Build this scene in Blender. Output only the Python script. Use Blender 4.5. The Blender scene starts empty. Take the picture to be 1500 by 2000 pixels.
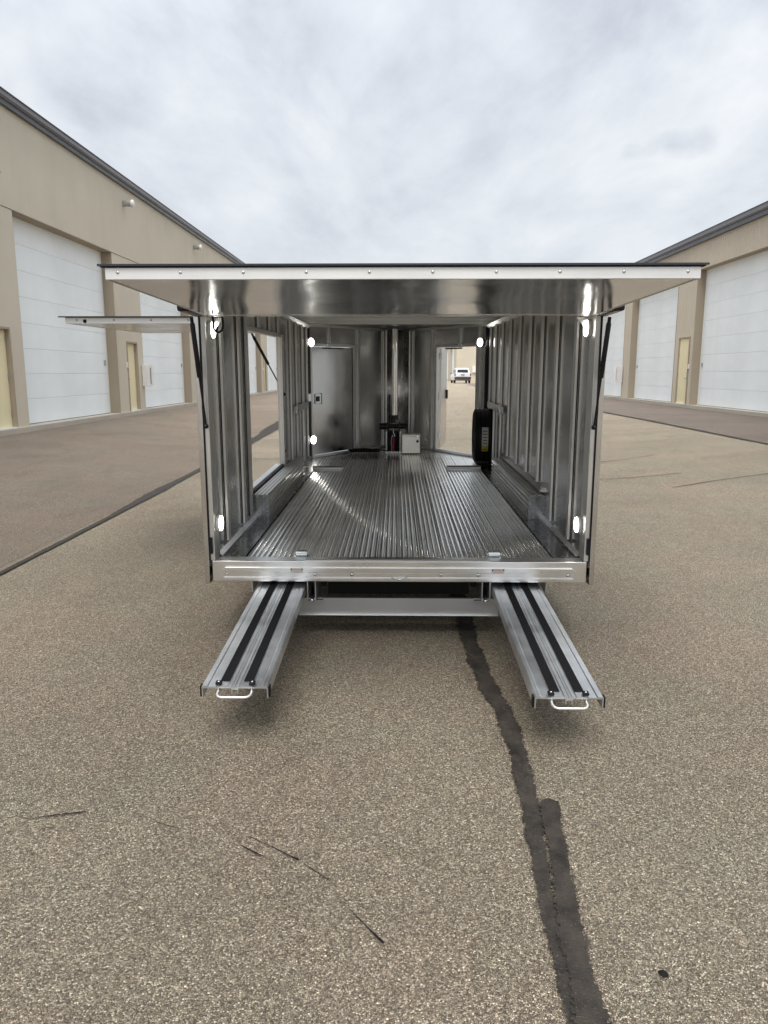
import bpy, math, random
from mathutils import Vector, Matrix
random.seed(7)
R = math.radians
sc = bpy.context.scene
col = sc.collection

# ------------------------------------------------------------------ camera
cam_d = bpy.data.cameras.new('camera')
cam = bpy.data.objects.new('camera', cam_d); col.objects.link(cam)
cam_d.sensor_fit = 'VERTICAL'; cam_d.sensor_height = 36.0; cam_d.sensor_width = 27.0
cam_d.lens = 1480.0 / 2000.0 * 36.0
cam_d.clip_start = 0.05; cam_d.clip_end = 3000
cam.location = (0, 0, 1.5)
cam.rotation_euler = (R(90 - 10.376), 0, R(0.952))
sc.camera = cam

# ------------------------------------------------------------------ sky, sun, exposure
SUN_EL, SUN_AZ = 60.0, 186.0      # azimuth measured clockwise from +Y
w = bpy.data.worlds.new('World'); sc.world = w; w.use_nodes = True
nt = w.node_tree; nt.nodes.clear()
def N(t, typ, **kw):
    n = t.nodes.new(typ)
    for k, v in kw.items():
        if k == 'op': n.operation = v
        else: setattr(n, k, v)
    return n
def build_world(t):
    L = t.links.new
    out = N(t, 'ShaderNodeOutputWorld')
    sky = N(t, 'ShaderNodeTexSky'); sky.sky_type = 'NISHITA'; sky.sun_disc = False
    sky.sun_elevation = R(SUN_EL); sky.sun_rotation = R(SUN_AZ)
    sky.air_density = 1.0; sky.dust_density = 3.0
    b1 = N(t, 'ShaderNodeBackground'); b1.inputs[1].default_value = 0.05
    L(sky.outputs[0], b1.inputs[0])
    tc = N(t, 'ShaderNodeTexCoord')
    sp = N(t, 'ShaderNodeSeparateXYZ'); L(tc.outputs['Generated'], sp.inputs[0])
    zc = N(t, 'ShaderNodeMath', op='MAXIMUM'); L(sp.outputs[2], zc.inputs[0]); zc.inputs[1].default_value = 0.0
    za = N(t, 'ShaderNodeMath', op='ADD'); L(zc.outputs[0], za.inputs[0]); za.inputs[1].default_value = 0.16
    dx = N(t, 'ShaderNodeMath', op='DIVIDE'); L(sp.outputs[0], dx.inputs[0]); L(za.outputs[0], dx.inputs[1])
    dy = N(t, 'ShaderNodeMath', op='DIVIDE'); L(sp.outputs[1], dy.inputs[0]); L(za.outputs[0], dy.inputs[1])
    cb = N(t, 'ShaderNodeCombineXYZ'); L(dx.outputs[0], cb.inputs[0]); L(dy.outputs[0], cb.inputs[1])
    mp = N(t, 'ShaderNodeMapping'); mp.inputs['Rotation'].default_value = (0, 0, R(-38)); mp.inputs['Scale'].default_value = (1.7, 0.8, 1)
    mp.inputs['Location'].default_value = (5.3, 2.2, 0)
    L(cb.outputs[0], mp.inputs[0])
    n1 = N(t, 'ShaderNodeTexNoise'); n1.inputs['Scale'].default_value = 1.15; n1.inputs['Detail'].default_value = 7; n1.inputs['Roughness'].default_value = 0.58
    n1.inputs['Distortion'].default_value = 0.35
    L(mp.outputs[0], n1.inputs['Vector'])
    n2 = N(t, 'ShaderNodeTexNoise'); n2.inputs['Scale'].default_value = 3.4; n2.inputs['Detail'].default_value = 5; n2.inputs['Roughness'].default_value = 0.55
    L(mp.outputs[0], n2.inputs['Vector'])
    mx = N(t, 'ShaderNodeMath', op='MULTIPLY_ADD'); L(n2.outputs[0], mx.inputs[0]); mx.inputs[1].default_value = 0.26; L(n1.outputs[0], mx.inputs[2])
    cr = N(t, 'ShaderNodeValToRGB')
    e = cr.color_ramp.elements
    e[0].position = 0.45; e[0].color = (0.49, 0.527, 0.592, 1)
    e[1].position = 0.84; e[1].color = (0.80, 0.825, 0.855, 1)
    m = cr.color_ramp.elements.new(0.63); m.color = (0.645, 0.68, 0.735, 1)
    L(mx.outputs[0], cr.inputs[0])
    # paler towards the horizon, as under a real overcast layer seen edge-on
    hz = N(t, 'ShaderNodeMapRange'); L(zc.outputs[0], hz.inputs[0])
    hz.inputs[1].default_value = 0.02; hz.inputs[2].default_value = 0.30; hz.inputs[3].default_value = 0.75; hz.inputs[4].default_value = 0.0
    mc = N(t, 'ShaderNodeMix'); mc.data_type = 'RGBA'; L(hz.outputs[0], mc.inputs[0]); L(cr.outputs[0], mc.inputs[6]); mc.inputs[7].default_value = (0.70, 0.735, 0.765, 1)
    # one small ragged darker cloud low on the right
    ds = N(t, 'ShaderNodeVectorMath', op='SUBTRACT'); L(tc.outputs['Generated'], ds.inputs[0]); ds.inputs[1].default_value = (0.310, 0.917, 0.252)
    dm = N(t, 'ShaderNodeVectorMath', op='MULTIPLY'); L(ds.outputs[0], dm.inputs[0]); dm.inputs[1].default_value = (0.85, 0.85, 2.4)
    dl_ = N(t, 'ShaderNodeVectorMath', op='LENGTH'); L(dm.outputs[0], dl_.inputs[0])
    n3 = N(t, 'ShaderNodeTexNoise'); n3.inputs['Scale'].default_value = 26; n3.inputs['Detail'].default_value = 5; L(tc.outputs['Generated'], n3.inputs['Vector'])
    da = N(t, 'ShaderNodeMath', op='MULTIPLY_ADD'); L(n3.outputs[0], da.inputs[0]); da.inputs[1].default_value = -0.075; L(dl_.outputs['Value'], da.inputs[2])
    dk = N(t, 'ShaderNodeMapRange'); L(da.outputs[0], dk.inputs[0])
    for i, v in enumerate((-0.035, 0.004, 0.6, 0.0)): dk.inputs[i + 1].default_value = v
    m2 = N(t, 'ShaderNodeMix'); m2.data_type = 'RGBA'; L(dk.outputs[0], m2.inputs[0]); L(mc.outputs[2], m2.inputs[6]); m2.inputs[7].default_value = (0.47, 0.505, 0.565, 1)
    b2 = N(t, 'ShaderNodeBackground'); L(m2.outputs[2], b2.inputs[0])
    # a real overcast dome brightens smoothly towards the zenith
    zn = N(t, 'ShaderNodeMapRange'); zn.interpolation_type = 'SMOOTHSTEP'; L(zc.outputs[0], zn.inputs[0])
    for i, v in enumerate((0.26, 1.0, 0.52, 1.0)): zn.inputs[i + 1].default_value = v
    L(zn.outputs[0], b2.inputs[1])
    ms = N(t, 'ShaderNodeMixShader'); ms.inputs[0].default_value = 0.93
    L(b1.outputs[0], ms.inputs[1]); L(b2.outputs[0], ms.inputs[2]); L(ms.outputs[0], out.inputs[0])
build_world(nt)
sd = bpy.data.lights.new('sun', 'SUN'); sd.energy = 1.5; sd.angle = R(38); sd.color = (1.0, 0.965, 0.91)
sun = bpy.data.objects.new('sun', sd); col.objects.link(sun)
_d = Vector((math.sin(R(SUN_AZ)) * math.cos(R(SUN_EL)), math.cos(R(SUN_AZ)) * math.cos(R(SUN_EL)), math.sin(R(SUN_EL))))
sun.rotation_euler = _d.to_track_quat('Z', 'Y').to_euler(); sun.location = (0, -10, 30)
sc.view_settings.view_transform = 'Standard'; sc.view_settings.look = 'None'
sc.view_settings.exposure = 1.20; sc.view_settings.gamma = 1.0; sc.view_settings.use_curve_mapping = False
sc.render.engine = 'CYCLES'
sc.cycles.use_denoising = True
sc.cycles.max_bounces = 14; sc.cycles.glossy_bounces = 10; sc.cycles.diffuse_bounces = 4
sc.cycles.sample_clamp_indirect = 6.0; sc.cycles.blur_glossy = 0.3

# ------------------------------------------------------------------ materials
def mat(name):
    m = bpy.data.materials.new(name); m.use_nodes = True
    t = m.node_tree; b = t.nodes['Principled BSDF']
    return m, t, b
def coords(t, scale=(1, 1, 1), rot=(0, 0, 0), which='Object'):
    tc = N(t, 'ShaderNodeTexCoord'); mp = N(t, 'ShaderNodeMapping')
    mp.inputs['Scale'].default_value = scale; mp.inputs['Rotation'].default_value = rot
    t.links.new(tc.outputs[which], mp.inputs[0]); return mp.outputs[0]
def noise(t, vec, scale, detail=4, rough=0.55, dist=0.0):
    n = N(t, 'ShaderNodeTexNoise'); n.inputs['Scale'].default_value = scale; n.inputs['Detail'].default_value = detail
    n.inputs['Roughness'].default_value = rough; n.inputs['Distortion'].default_value = dist
    t.links.new(vec, n.inputs['Vector']); return n.outputs[0]
def ramp(t, fac, stops):
    r = N(t, 'ShaderNodeValToRGB'); els = r.color_ramp.elements
    while len(els) > 1: els.remove(els[-1])
    els[0].position, els[0].color = stops[0][0], (*stops[0][1], 1)
    for p, c in stops[1:]:
        e = els.new(p); e.color = (*c, 1)
    t.links.new(fac, r.inputs[0]); return r.outputs[0]
def rng(t, fac, a, b, c, d):
    m = N(t, 'ShaderNodeMapRange'); t.links.new(fac, m.inputs[0])
    for i, v in enumerate((a, b, c, d)): m.inputs[i + 1].default_value = v
    return m.outputs[0]
def mixc(t, fac, a, b, blend='MIX'):
    m = N(t, 'ShaderNodeMix'); m.data_type = 'RGBA'; m.blend_type = blend
    for i, v in ((0, fac), (6, a), (7, b)):
        if isinstance(v, (int, float)): m.inputs[i].default_value = v
        elif isinstance(v, tuple): m.inputs[i].default_value = (*v, 1)
        else: t.links.new(v, m.inputs[i])
    return m.outputs[2]
def bump(t, b, h, strength, dist, chain=None):
    n = N(t, 'ShaderNodeBump'); n.inputs['Strength'].default_value = strength; n.inputs['Distance'].default_value = dist
    t.links.new(h, n.inputs['Height'])
    if chain is not None: t.links.new(chain, n.inputs['Normal'])
    if b is not None: t.links.new(n.outputs[0], b.inputs['Normal'])
    return n.outputs[0]

def metal(name, base, r0, r1, streak=(4, 4, 60), wave=0.0, wscale=1.2, smudge_reflect=0.15, tint=None):
    """aluminium: fine brushing along one axis, smudged roughness, gently uneven sheet"""
    m, t, b = mat(name); L = t.links.new
    b.inputs['Metallic'].default_value = 1.0
    v = coords(t); vs = coords(t, streak)
    n1 = noise(t, v, 3.0, 6, 0.6); n2 = noise(t, vs, 3.0, 3, 0.6)
    dark = tuple(c * (1 - smudge_reflect) for c in base)
    c = mixc(t, rng(t, n1, 0.35, 0.65, 0, 1), dark, base)
    c = mixc(t, rng(t, n2, 0.3, 0.7, 0.0, 0.25), c, tuple(min(1, x * 1.08) for x in (tint or base)))
    L(c, b.inputs['Base Color'])
    s = N(t, 'ShaderNodeMath', op='MULTIPLY_ADD'); L(n2, s.inputs[0]); s.inputs[1].default_value = 0.35; L(n1, s.inputs[2])
    L(rng(t, s.outputs[0], 0.45, 0.95, r0, r1), b.inputs['Roughness'])
    ch = bump(t, None, n2, 0.06, 0.001)
    if wave:
        ch = bump(t, None, noise(t, v, wscale, 2, 0.4), wave, 0.02, ch)
    L(ch, b.inputs['Normal'])
    return m
def plain(name, base, rough=0.6, var=0.12, scale=6, metallic=0.0, bumpy=0.0, coat=0.0, bscale=60, spec=0.5):
    m, t, b = mat(name); L = t.links.new; b.inputs['Specular IOR Level'].default_value = spec
    v = coords(t); n1 = noise(t, v, scale, 5, 0.6)
    L(mixc(t, rng(t, n1, 0.3, 0.7, 0, 1), tuple(c * (1 - var) for c in base), tuple(min(1, c * (1 + var)) for c in base)), b.inputs['Base Color'])
    L(rng(t, n1, 0.3, 0.7, max(0.03, rough - 0.08), min(1, rough + 0.08)), b.inputs['Roughness'])
    b.inputs['Metallic'].default_value = metallic
    b.inputs['Coat Weight'].default_value = coat
    if bumpy: bump(t, b, noise(t, v, bscale, 3), bumpy, 0.004)
    return m
def glow(name, c, s):
    m, t, b = mat(name); b.inputs['Base Color'].default_value = (0.8, 0.8, 0.8, 1)
    b.inputs['Emission Color'].default_value = (*c, 1); b.inputs['Emission Strength'].default_value = s
    return m

M = {}
M['liner'] = metal('polished_liner', (0.64, 0.64, 0.635), 0.15, 0.28, (6, 6, 0.4), 0.10, 1.6, 0.12)
M['rib'] = metal('rib_aluminium', (0.72, 0.718, 0.705), 0.34, 0.46, (40, 40, 1), 0.0)
M['floor'] = metal('ribbed_floor_aluminium', (0.82, 0.815, 0.80), 0.26, 0.36, (30, 1, 30), 0.0, smudge_reflect=0.25)
_fb = M['floor'].node_tree.nodes['Principled BSDF']; _fb.inputs['Coat Weight'].default_value = 1.0; _fb.inputs['Coat Roughness'].default_value = 0.05
M['rib_edge'] = metal('burnished_rib_edge', (0.90, 0.89, 0.86), 0.035, 0.06, (30, 1, 30), 0.0)
M['sill'] = metal('mill_sill_aluminium', (0.86, 0.86, 0.85), 0.24, 0.40, (1, 30, 30), 0.0, smudge_reflect=0.18)
M['ramp'] = metal('ramp_aluminium', (0.82, 0.845, 0.87), 0.32, 0.58, (30, 1, 30), 0.0, smudge_reflect=0.36)  # dark blotches paint cloudy reflections into the colour, along with scuffs
M['trim'] = metal('bright_trim', (0.86, 0.86, 0.85), 0.48, 0.62, (1, 30, 30), 0.0, smudge_reflect=0.06)
M['hatch'] = metal('hatch_underside', (0.69, 0.695, 0.70), 0.14, 0.25, (2, 40, 2), 0.35, 2.4, 0.12)
M['column'] = metal('polished_column', (0.90, 0.89, 0.87), 0.10, 0.18, (30, 30, 1), 0.0, smudge_reflect=0.08)
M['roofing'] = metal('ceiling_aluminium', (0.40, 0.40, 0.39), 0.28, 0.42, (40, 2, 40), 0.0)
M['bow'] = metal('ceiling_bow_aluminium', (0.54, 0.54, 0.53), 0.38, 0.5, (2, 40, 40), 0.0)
M['chrome'] = metal('polished_nose', (0.86, 0.855, 0.84), 0.22, 0.30, (10, 10, 0.5), 0.04, 3.0, 0.05)
M['beam'] = metal('dull_beam', (0.52, 0.53, 0.54), 0.42, 0.55, (1, 30, 30), 0.0, smudge_reflect=0.12)
M['zinc'] = metal('zinc_plate', (0.72, 0.76, 0.78), 0.18, 0.32, (8, 8, 8), 0.0)
M['skin'] = plain('dark_outer_skin', (0.012, 0.014, 0.02), 0.22, 0.1, coat=0.6)
M['rubber'] = plain('black_rubber', (0.007, 0.007, 0.008), 0.55, 0.2, spec=0.25)
M['tyre'] = plain('tyre_rubber', (0.011, 0.011, 0.012), 0.6, 0.2, 20)
M['gloss_black'] = plain('black_painted_steel', (0.006, 0.006, 0.010), 0.30, 0.1, spec=0.35)
M['grip'] = plain('grip_tape', (0.009, 0.009, 0.010), 0.95, 0.25, 200, bumpy=0.4, bscale=400, spec=0.12)
M['under'] = plain('underbody_black', (0.02, 0.02, 0.02), 0.8, 0.2)
M['red'] = plain('red_strap', (0.30, 0.012, 0.03), 0.6, 0.2, 40)
M['label_white'] = plain('white_label', (0.55, 0.55, 0.51), 0.5, 0.04)
M['label_yellow'] = plain('yellow_label', (0.55, 0.47, 0.06), 0.5, 0.05)
M['label_ink'] = plain('label_ink', (0.02, 0.02, 0.02), 0.6, 0.05)
M['label_red'] = plain('label_red', (0.50, 0.02, 0.02), 0.5, 0.05)
M['led'] = glow('led_lens', (1.0, 0.965, 0.89), 8.0)
M['plastic'] = plain('white_plastic', (0.62, 0.62, 0.60), 0.4, 0.05)
M['grey_case'] = metal('brushed_case', (0.72, 0.69, 0.62), 0.3, 0.42, (40, 2, 2), 0.0)

def tread_mat():
    m, t, b = mat('tread_plate'); L = t.links.new
    b.inputs['Metallic'].default_value = 1.0
    tc = N(t, 'ShaderNodeTexCoord'); sp = N(t, 'ShaderNodeSeparateXYZ'); L(tc.outputs['Object'], sp.inputs[0])
    def ma(op, a, c=None, d=None):
        n = N(t, 'ShaderNodeMath', op=op)
        for i, v in enumerate((a, c, d)):
            if v is None: continue
            if isinstance(v, (int, float)): n.inputs[i].default_value = v
            else: L(v, n.inputs[i])
        return n.outputs[0]
    yz = ma('ADD', sp.outputs[1], sp.outputs[2])
    K = 27.0
    u = ma('MULTIPLY', ma('ADD', sp.outputs[0], yz), K * 0.7071); v = ma('MULTIPLY', ma('SUBTRACT', sp.outputs[0], yz), K * 0.7071)
    par = ma('MODULO', ma('ADD', ma('ADD', ma('FLOOR', u), ma('FLOOR', v)), 2000.0), 2.0)
    lu = ma('SUBTRACT', ma('FRACT', u), 0.5); lv = ma('SUBTRACT', ma('FRACT', v), 0.5)
    a = ma('MULTIPLY_ADD', par, 6.0, 1.05); c = ma('MULTIPLY_ADD', par, -6.0, 7.05)
    d = ma('ADD', ma('POWER', ma('ABSOLUTE', ma('MULTIPLY', lu, a)), 2.0), ma('POWER', ma('ABSOLUTE', ma('MULTIPLY', lv, c)), 2.0))
    h = rng(t, d, 0.12, 0.32, 1, 0)
    n1 = noise(t, coords(t), 9.0, 4)
    L(mixc(t, h, (0.30, 0.305, 0.31), (0.60, 0.605, 0.60)), b.inputs['Base Color'])
    L(rng(t, n1, 0.3, 0.7, 0.16, 0.32), b.inputs['Roughness'])
    bump(t, b, h, 1.0, 0.006)
    return m
M['tread'] = tread_mat()

def gravel(name, stops, big_a, big_b, scale=195, dirt=0.45):
    """worn chip-seal asphalt: every stone its own tint, dark binder between, broad weathering"""
    m, t, b = mat(name); L = t.links.new
    v = coords(t)
    wv = N(t, 'ShaderNodeTexNoise'); wv.inputs['Scale'].default_value = 30; L(v, wv.inputs['Vector'])
    va = N(t, 'ShaderNodeMix'); va.data_type = 'VECTOR'; va.inputs[0].default_value = 0.012; L(v, va.inputs[4]); L(wv.outputs['Color'], va.inputs[5])
    vec = va.outputs[1]
    vo = N(t, 'ShaderNodeTexVoronoi'); vo.inputs['Scale'].default_value = scale; L(vec, vo.inputs['Vector'])
    ve = N(t, 'ShaderNodeTexVoronoi'); ve.feature = 'DISTANCE_TO_EDGE'; ve.inputs['Scale'].default_value = scale; L(vec, ve.inputs['Vector'])
    v2 = N(t, 'ShaderNodeTexVoronoi'); v2.inputs['Scale'].default_value = scale * 2.3; L(vec, v2.inputs['Vector'])
    sp = N(t, 'ShaderNodeSeparateColor'); L(vo.outputs['Color'], sp.inputs[0])
    sp2 = N(t, 'ShaderNodeSeparateColor'); L(v2.outputs['Color'], sp2.inputs[0])
    stone = ramp(t, sp.outputs[0], stops)
    small = ramp(t, sp2.outputs[1], [(0, tuple(c * 0.7 for c in stops[0][1])), (0.6, tuple(c * 0.8 for c in stops[1][1])), (1, stops[-1][1])])
    c = mixc(t, rng(t, sp.outputs[2], 0.62, 0.66, 0, 1), stone, small)
    edge = rng(t, ve.outputs[0], 0.01, 0.10, 0.0, 1.0)
    c = mixc(t, edge, mixc(t, 0.55, c, tuple(x * 0.8 for x in stops[0][1])), c)
    n1 = noise(t, v, 0.55, 6, 0.6); n2 = noise(t, v, 0.13, 3, 0.5); n3 = noise(t, coords(t, (1.6, 0.5, 1)), 2.6, 5, 0.65)
    f = N(t, 'ShaderNodeMath', op='MULTIPLY_ADD'); L(n2, f.inputs[0]); f.inputs[1].default_value = 0.6; L(n1, f.inputs[2])
    c = mixc(t, 1.0, c, mixc(t, rng(t, f.outputs[0], 0.55, 1.05, 0, 1), big_a, big_b), 'MULTIPLY')
    c = mixc(t, rng(t, n3, 0.56, 0.76, 0, dirt), c, mixc(t, 1.0, c, (0.62, 0.60, 0.60), 'MULTIPLY'))
    n4 = noise(t, v, 0.8, 4, 0.6, 0.6)
    c = mixc(t, 1.0, c, mixc(t, rng(t, n4, 0.38, 0.62, 0, 1), (1.0, 1.0, 0.965), (1.06, 0.985, 0.955)), 'MULTIPLY')
    n5 = noise(t, coords(t, (0.9, 0.35, 1), (0, 0, 0.5)), 0.9, 6, 0.7, 1.2)
    c = mixc(t, rng(t, n5, 0.55, 0.75, 0, 0.42), c, mixc(t, 1.0, c, (0.66, 0.66, 0.66), 'MULTIPLY'))
    L(c, b.inputs['Base Color']); b.inputs['Roughness'].default_value = 0.86; b.inputs['Specular IOR Level'].default_value = 0.3
    hh = N(t, 'ShaderNodeMath', op='MULTIPLY_ADD'); L(sp.outputs[1], hh.inputs[0]); hh.inputs[1].default_value = 0.5
    L(rng(t, ve.outputs[0], 0.0, 0.28, 0, 1), hh.inputs[2])
    bump(t, b, hh.outputs[0], 1.0, 0.007)
    return m
M['ground'] = gravel('chip_seal_tan', [(0.0, (0.13, 0.112, 0.088)), (0.20, (0.27, 0.236, 0.185)), (0.55, (0.40, 0.355, 0.280)), (0.82, (0.56, 0.505, 0.405)), (1.0, (0.68, 0.63, 0.53))],
                     (1.02, 0.995, 0.955), (1.40, 1.375, 1.33))
M['ground_l'] = gravel('asphalt_brown', [(0.0, (0.13, 0.107, 0.088)), (0.4, (0.275, 0.235, 0.192)), (0.8, (0.40, 0.345, 0.285)), (1.0, (0.56, 0.49, 0.41))], (0.98, 0.965, 0.94), (1.30, 1.28, 1.25))
M['ground_r'] = gravel('asphalt_grey', [(0.0, (0.11, 0.095, 0.085)), (0.4, (0.23, 0.198, 0.172)), (0.8, (0.32, 0.28, 0.245)), (1.0, (0.46, 0.41, 0.36))], (0.95, 0.93, 0.92), (1.24, 1.21, 1.19))
def seal_mat():
    m, t, b = mat('tar_seal'); L = t.links.new
    v = coords(t); n1 = noise(t, v, 9, 6, 0.65); n2 = noise(t, v, 160, 3, 0.6); n3 = noise(t, coords(t, (6, 1.4, 1)), 3, 5, 0.6)
    c = mixc(t, rng(t, n1, 0.35, 0.7, 0, 1), (0.019, 0.017, 0.015), (0.062, 0.052, 0.043))
    c = mixc(t, rng(t, n3, 0.60, 0.72, 0, 0.5), c, (0.12, 0.10, 0.082))
    c = mixc(t, rng(t, n2, 0.62, 0.72, 0, 0.5), c, (0.20, 0.17, 0.14))
    L(c, b.inputs['Base Color']); L(rng(t, n1, 0.3, 0.7, 0.55, 0.85), b.inputs['Roughness'])
    b.inputs['Specular IOR Level'].default_value = 0.22
    bump(t, b, n2, 0.8, 0.005)
    # stones of the road show through the thin ragged edge
    at = N(t, 'ShaderNodeAttribute', attribute_name='edge')
    vo = N(t, 'ShaderNodeTexVoronoi'); vo.inputs['Scale'].default_value = 110; L(v, vo.inputs['Vector'])
    sc_ = N(t, 'ShaderNodeSeparateColor'); L(vo.outputs['Color'], sc_.inputs[0])
    q = N(t, 'ShaderNodeMath', op='MULTIPLY_ADD'); L(sc_.outputs[0], q.inputs[0]); q.inputs[1].default_value = 0.42; L(at.outputs['Fac'], q.inputs[2])
    q2 = N(t, 'ShaderNodeMath', op='MULTIPLY_ADD'); L(n1, q2.inputs[0]); q2.inputs[1].default_value = 0.35; L(q.outputs[0], q2.inputs[2])
    L(rng(t, q2.outputs[0], 1.20, 1.26, 1, 0), b.inputs['Alpha'])
    return m
M['seal'] = seal_mat()
M['tar'] = plain('tar_mark', (0.010, 0.009, 0.008), 0.75, 0.3, 40, bumpy=0.4, spec=0.15)
def stucco(name, base, streak=0.10):
    m, t, b = mat(name); L = t.links.new
    v = coords(t); n1 = noise(t, v, 0.5, 5, 0.6); n2 = noise(t, coords(t, (1, 1.1, 0.10)), 1.3, 5, 0.6); n3 = noise(t, v, 45, 3)
    c = mixc(t, rng(t, n1, 0.3, 0.7, 0, 1), tuple(x * 0.93 for x in base), tuple(x * 1.06 for x in base))
    c = mixc(t, rng(t, n2, 0.5, 0.8, 0, streak * 4), c, tuple(x * 0.78 for x in base))
    L(c, b.inputs['Base Color']); b.inputs['Roughness'].default_value = 0.85
    bump(t, b, n3, 0.25, 0.006)
    return m
M['wall_l'] = stucco('tan_stucco', (0.55, 0.50, 0.405))
M['wall_r'] = stucco('tan_steel_cladding', (0.52, 0.465, 0.38), 0.05)
M['jamb'] = stucco('brown_frame_return_shade', (0.33, 0.275, 0.205), 0.05)  # door frame brown; on the pier returns it stands in for recess shade
M['door_white'] = stucco('white_door_steel', (0.82, 0.86, 0.87), 0.03)
M['cream'] = stucco('cream_door_paint', (0.76, 0.68, 0.44), 0.03)
M['concrete'] = stucco('concrete_ledge', (0.45, 0.41, 0.34), 0.15)
M['fascia'] = plain('dark_fascia', (0.055, 0.062, 0.075), 0.35, 0.15, 3)
M['gutter'] = plain('grey_gutter', (0.15, 0.155, 0.175), 0.38, 0.2, 2)
M['galv'] = plain('galvanised_pipe', (0.40, 0.40, 0.39), 0.5, 0.15, 8, metallic=0.3)
M['white_box'] = plain('white_painted_box', (0.72, 0.72, 0.70), 0.45, 0.05)
M['car_white'] = plain('white_car_paint', (0.76, 0.77, 0.78), 0.25, 0.02, coat=0.7)
M['glass'] = plain('dark_glass', (0.012, 0.016, 0.018), 0.08, 0.1)
M['tail'] = plain('tail_lens', (0.28, 0.015, 0.015), 0.25, 0.1)
M['bumper'] = plain('grey_bumper', (0.045, 0.045, 0.05), 0.5, 0.1)

# ------------------------------------------------------------------ mesh helpers
class MB:
    def __init__(s): s.v = []; s.f = []; s.sm = []
    def face(s, pts, smooth=False):
        i = len(s.v); s.v += [tuple(p) for p in pts]; s.f.append(tuple(range(i, i + len(pts)))); s.sm.append(smooth)
    def box(s, x0, x1, y0, y1, z0, z1):
        i = len(s.v)
        s.v += [(x, y, z) for z in (z0, z1) for y in (y0, y1) for x in (x0, x1)]
        for q in ((0, 2, 3, 1), (4, 5, 7, 6), (0, 1, 5, 4), (2, 6, 7, 3), (0, 4, 6, 2), (1, 3, 7, 5)):
            s.f.append(tuple(i + k for k in q)); s.sm.append(False)
        return s
    def prism(s, prof, fn, a, b, smooth=False, cap=True):
        """prof: closed list of 2-D points; fn(p, t) -> 3-D point, t in {a, b}"""
        n = len(prof); i = len(s.v)
        s.v += [tuple(fn(p, a)) for p in prof] + [tuple(fn(p, b)) for p in prof]
        for k in range(n):
            s.f.append((i + k, i + (k + 1) % n, i + n + (k + 1) % n, i + n + k)); s.sm.append(smooth)
        if cap:
            s.f.append(tuple(i + k for k in range(n))[::-1]); s.sm.append(False)
            s.f.append(tuple(i + n + k for k in range(n))); s.sm.append(False)
        return s
    def tube(s, path, r, n=10, cap=True, radii=None):
        P = [Vector(p) for p in path]; i0 = len(s.v); up = None
        for k, p in enumerate(P):
            d = (P[min(k + 1, len(P) - 1)] - P[max(k - 1, 0)]).normalized()
            if up is None: up = Vector((0, 0, 1)) if abs(d.z) < 0.9 else Vector((1, 0, 0))
            a = d.cross(up).normalized(); b = a.cross(d).normalized(); up = b
            rr = radii[k] if radii else r
            for j in range(n):
                q = 2 * math.pi * j / n
                s.v.append(tuple(p + a * math.cos(q) * rr + b * math.sin(q) * rr))
        for k in range(len(P) - 1):
            for j in range(n):
                A = i0 + k * n + j; B = i0 + k * n + (j + 1) % n
                s.f.append((A, B, B + n, A + n)); s.sm.append(True)
        if cap:
            s.face([s.v[i0 + j] for j in range(n)][::-1]); s.face([s.v[i0 + (len(P) - 1) * n + j] for j in range(n)])
        return s
    def lathe(s, prof, c, axis, n=32, closed=False):
        """prof: (r, h) pairs revolved about axis through c"""
        ax = Vector(axis).normalized(); a = ax.orthogonal().normalized(); b = ax.cross(a); c = Vector(c); i0 = len(s.v); m = len(prof)
        for j in range(n):
            q = 2 * math.pi * j / n; d = a * math.cos(q) + b * math.sin(q)
            for r, h in prof: s.v.append(tuple(c + d * r + ax * h))
        for j in range(n):
            for k in range(m if closed else m - 1):
                A = i0 + j * m + k; B = i0 + j * m + (k + 1) % m; C = i0 + ((j + 1) % n) * m + (k + 1) % m; D = i0 + ((j + 1) % n) * m + k
                s.f.append((A, B, C, D)); s.sm.append(True)
        return s
    def mesh(s, name, m):
        me = bpy.data.meshes.new(name); me.from_pydata(s.v, [], s.f); me.update()
        for p, q in zip(me.polygons, s.sm): p.use_smooth = q
        me.materials.append(m); return me
    def obj(s, name, m, parent=None, loc=None, bev=0.0):
        return link(name, s.mesh(name, m), parent, loc, bev)
def link(name, me, parent=None, loc=None, bev=0.0, rot=None):
    o = bpy.data.objects.new(name, me); col.objects.link(o)
    if parent is not None: o.parent = parent
    if loc is not None: o.location = loc
    if rot is not None: o.rotation_euler = rot
    if bev:
        b = o.modifiers.new('bevel', 'BEVEL'); b.width = bev; b.segments = 2; b.limit_method = 'ANGLE'; b.angle_limit = R(40)
    return o
def box(name, m, x0, x1, y0, y1, z0, z1, parent=None, bev=0.0):
    return MB().box(min(x0, x1), max(x0, x1), min(y0, y1), max(y0, y1), min(z0, z1), max(z0, z1)).obj(name, m, parent, None, bev)
def thing(name, label, cat, loc=(0, 0, 0), rot=(0, 0, 0), group=None):
    o = bpy.data.objects.new(name, None); col.objects.link(o); o.location = loc; o.rotation_euler = rot
    o.empty_display_size = 0.2; o['label'] = label; o['category'] = cat
    if group: o['group'] = group
    return o
def struct(o): o['kind'] = 'structure'; return o
def text_mesh(name, txt, size, m):
    cu = bpy.data.curves.new(name, 'FONT'); cu.body = txt; cu.size = size; cu.align_x = 'CENTER'; cu.align_y = 'CENTER'; cu.extrude = 0.0004
    o = bpy.data.objects.new(name, cu); col.objects.link(o)
    me = bpy.data.meshes.new_from_object(o.evaluated_get(bpy.context.evaluated_depsgraph_get())); bpy.data.objects.remove(o)
    me.materials.clear(); me.materials.append(m); return me

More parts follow.
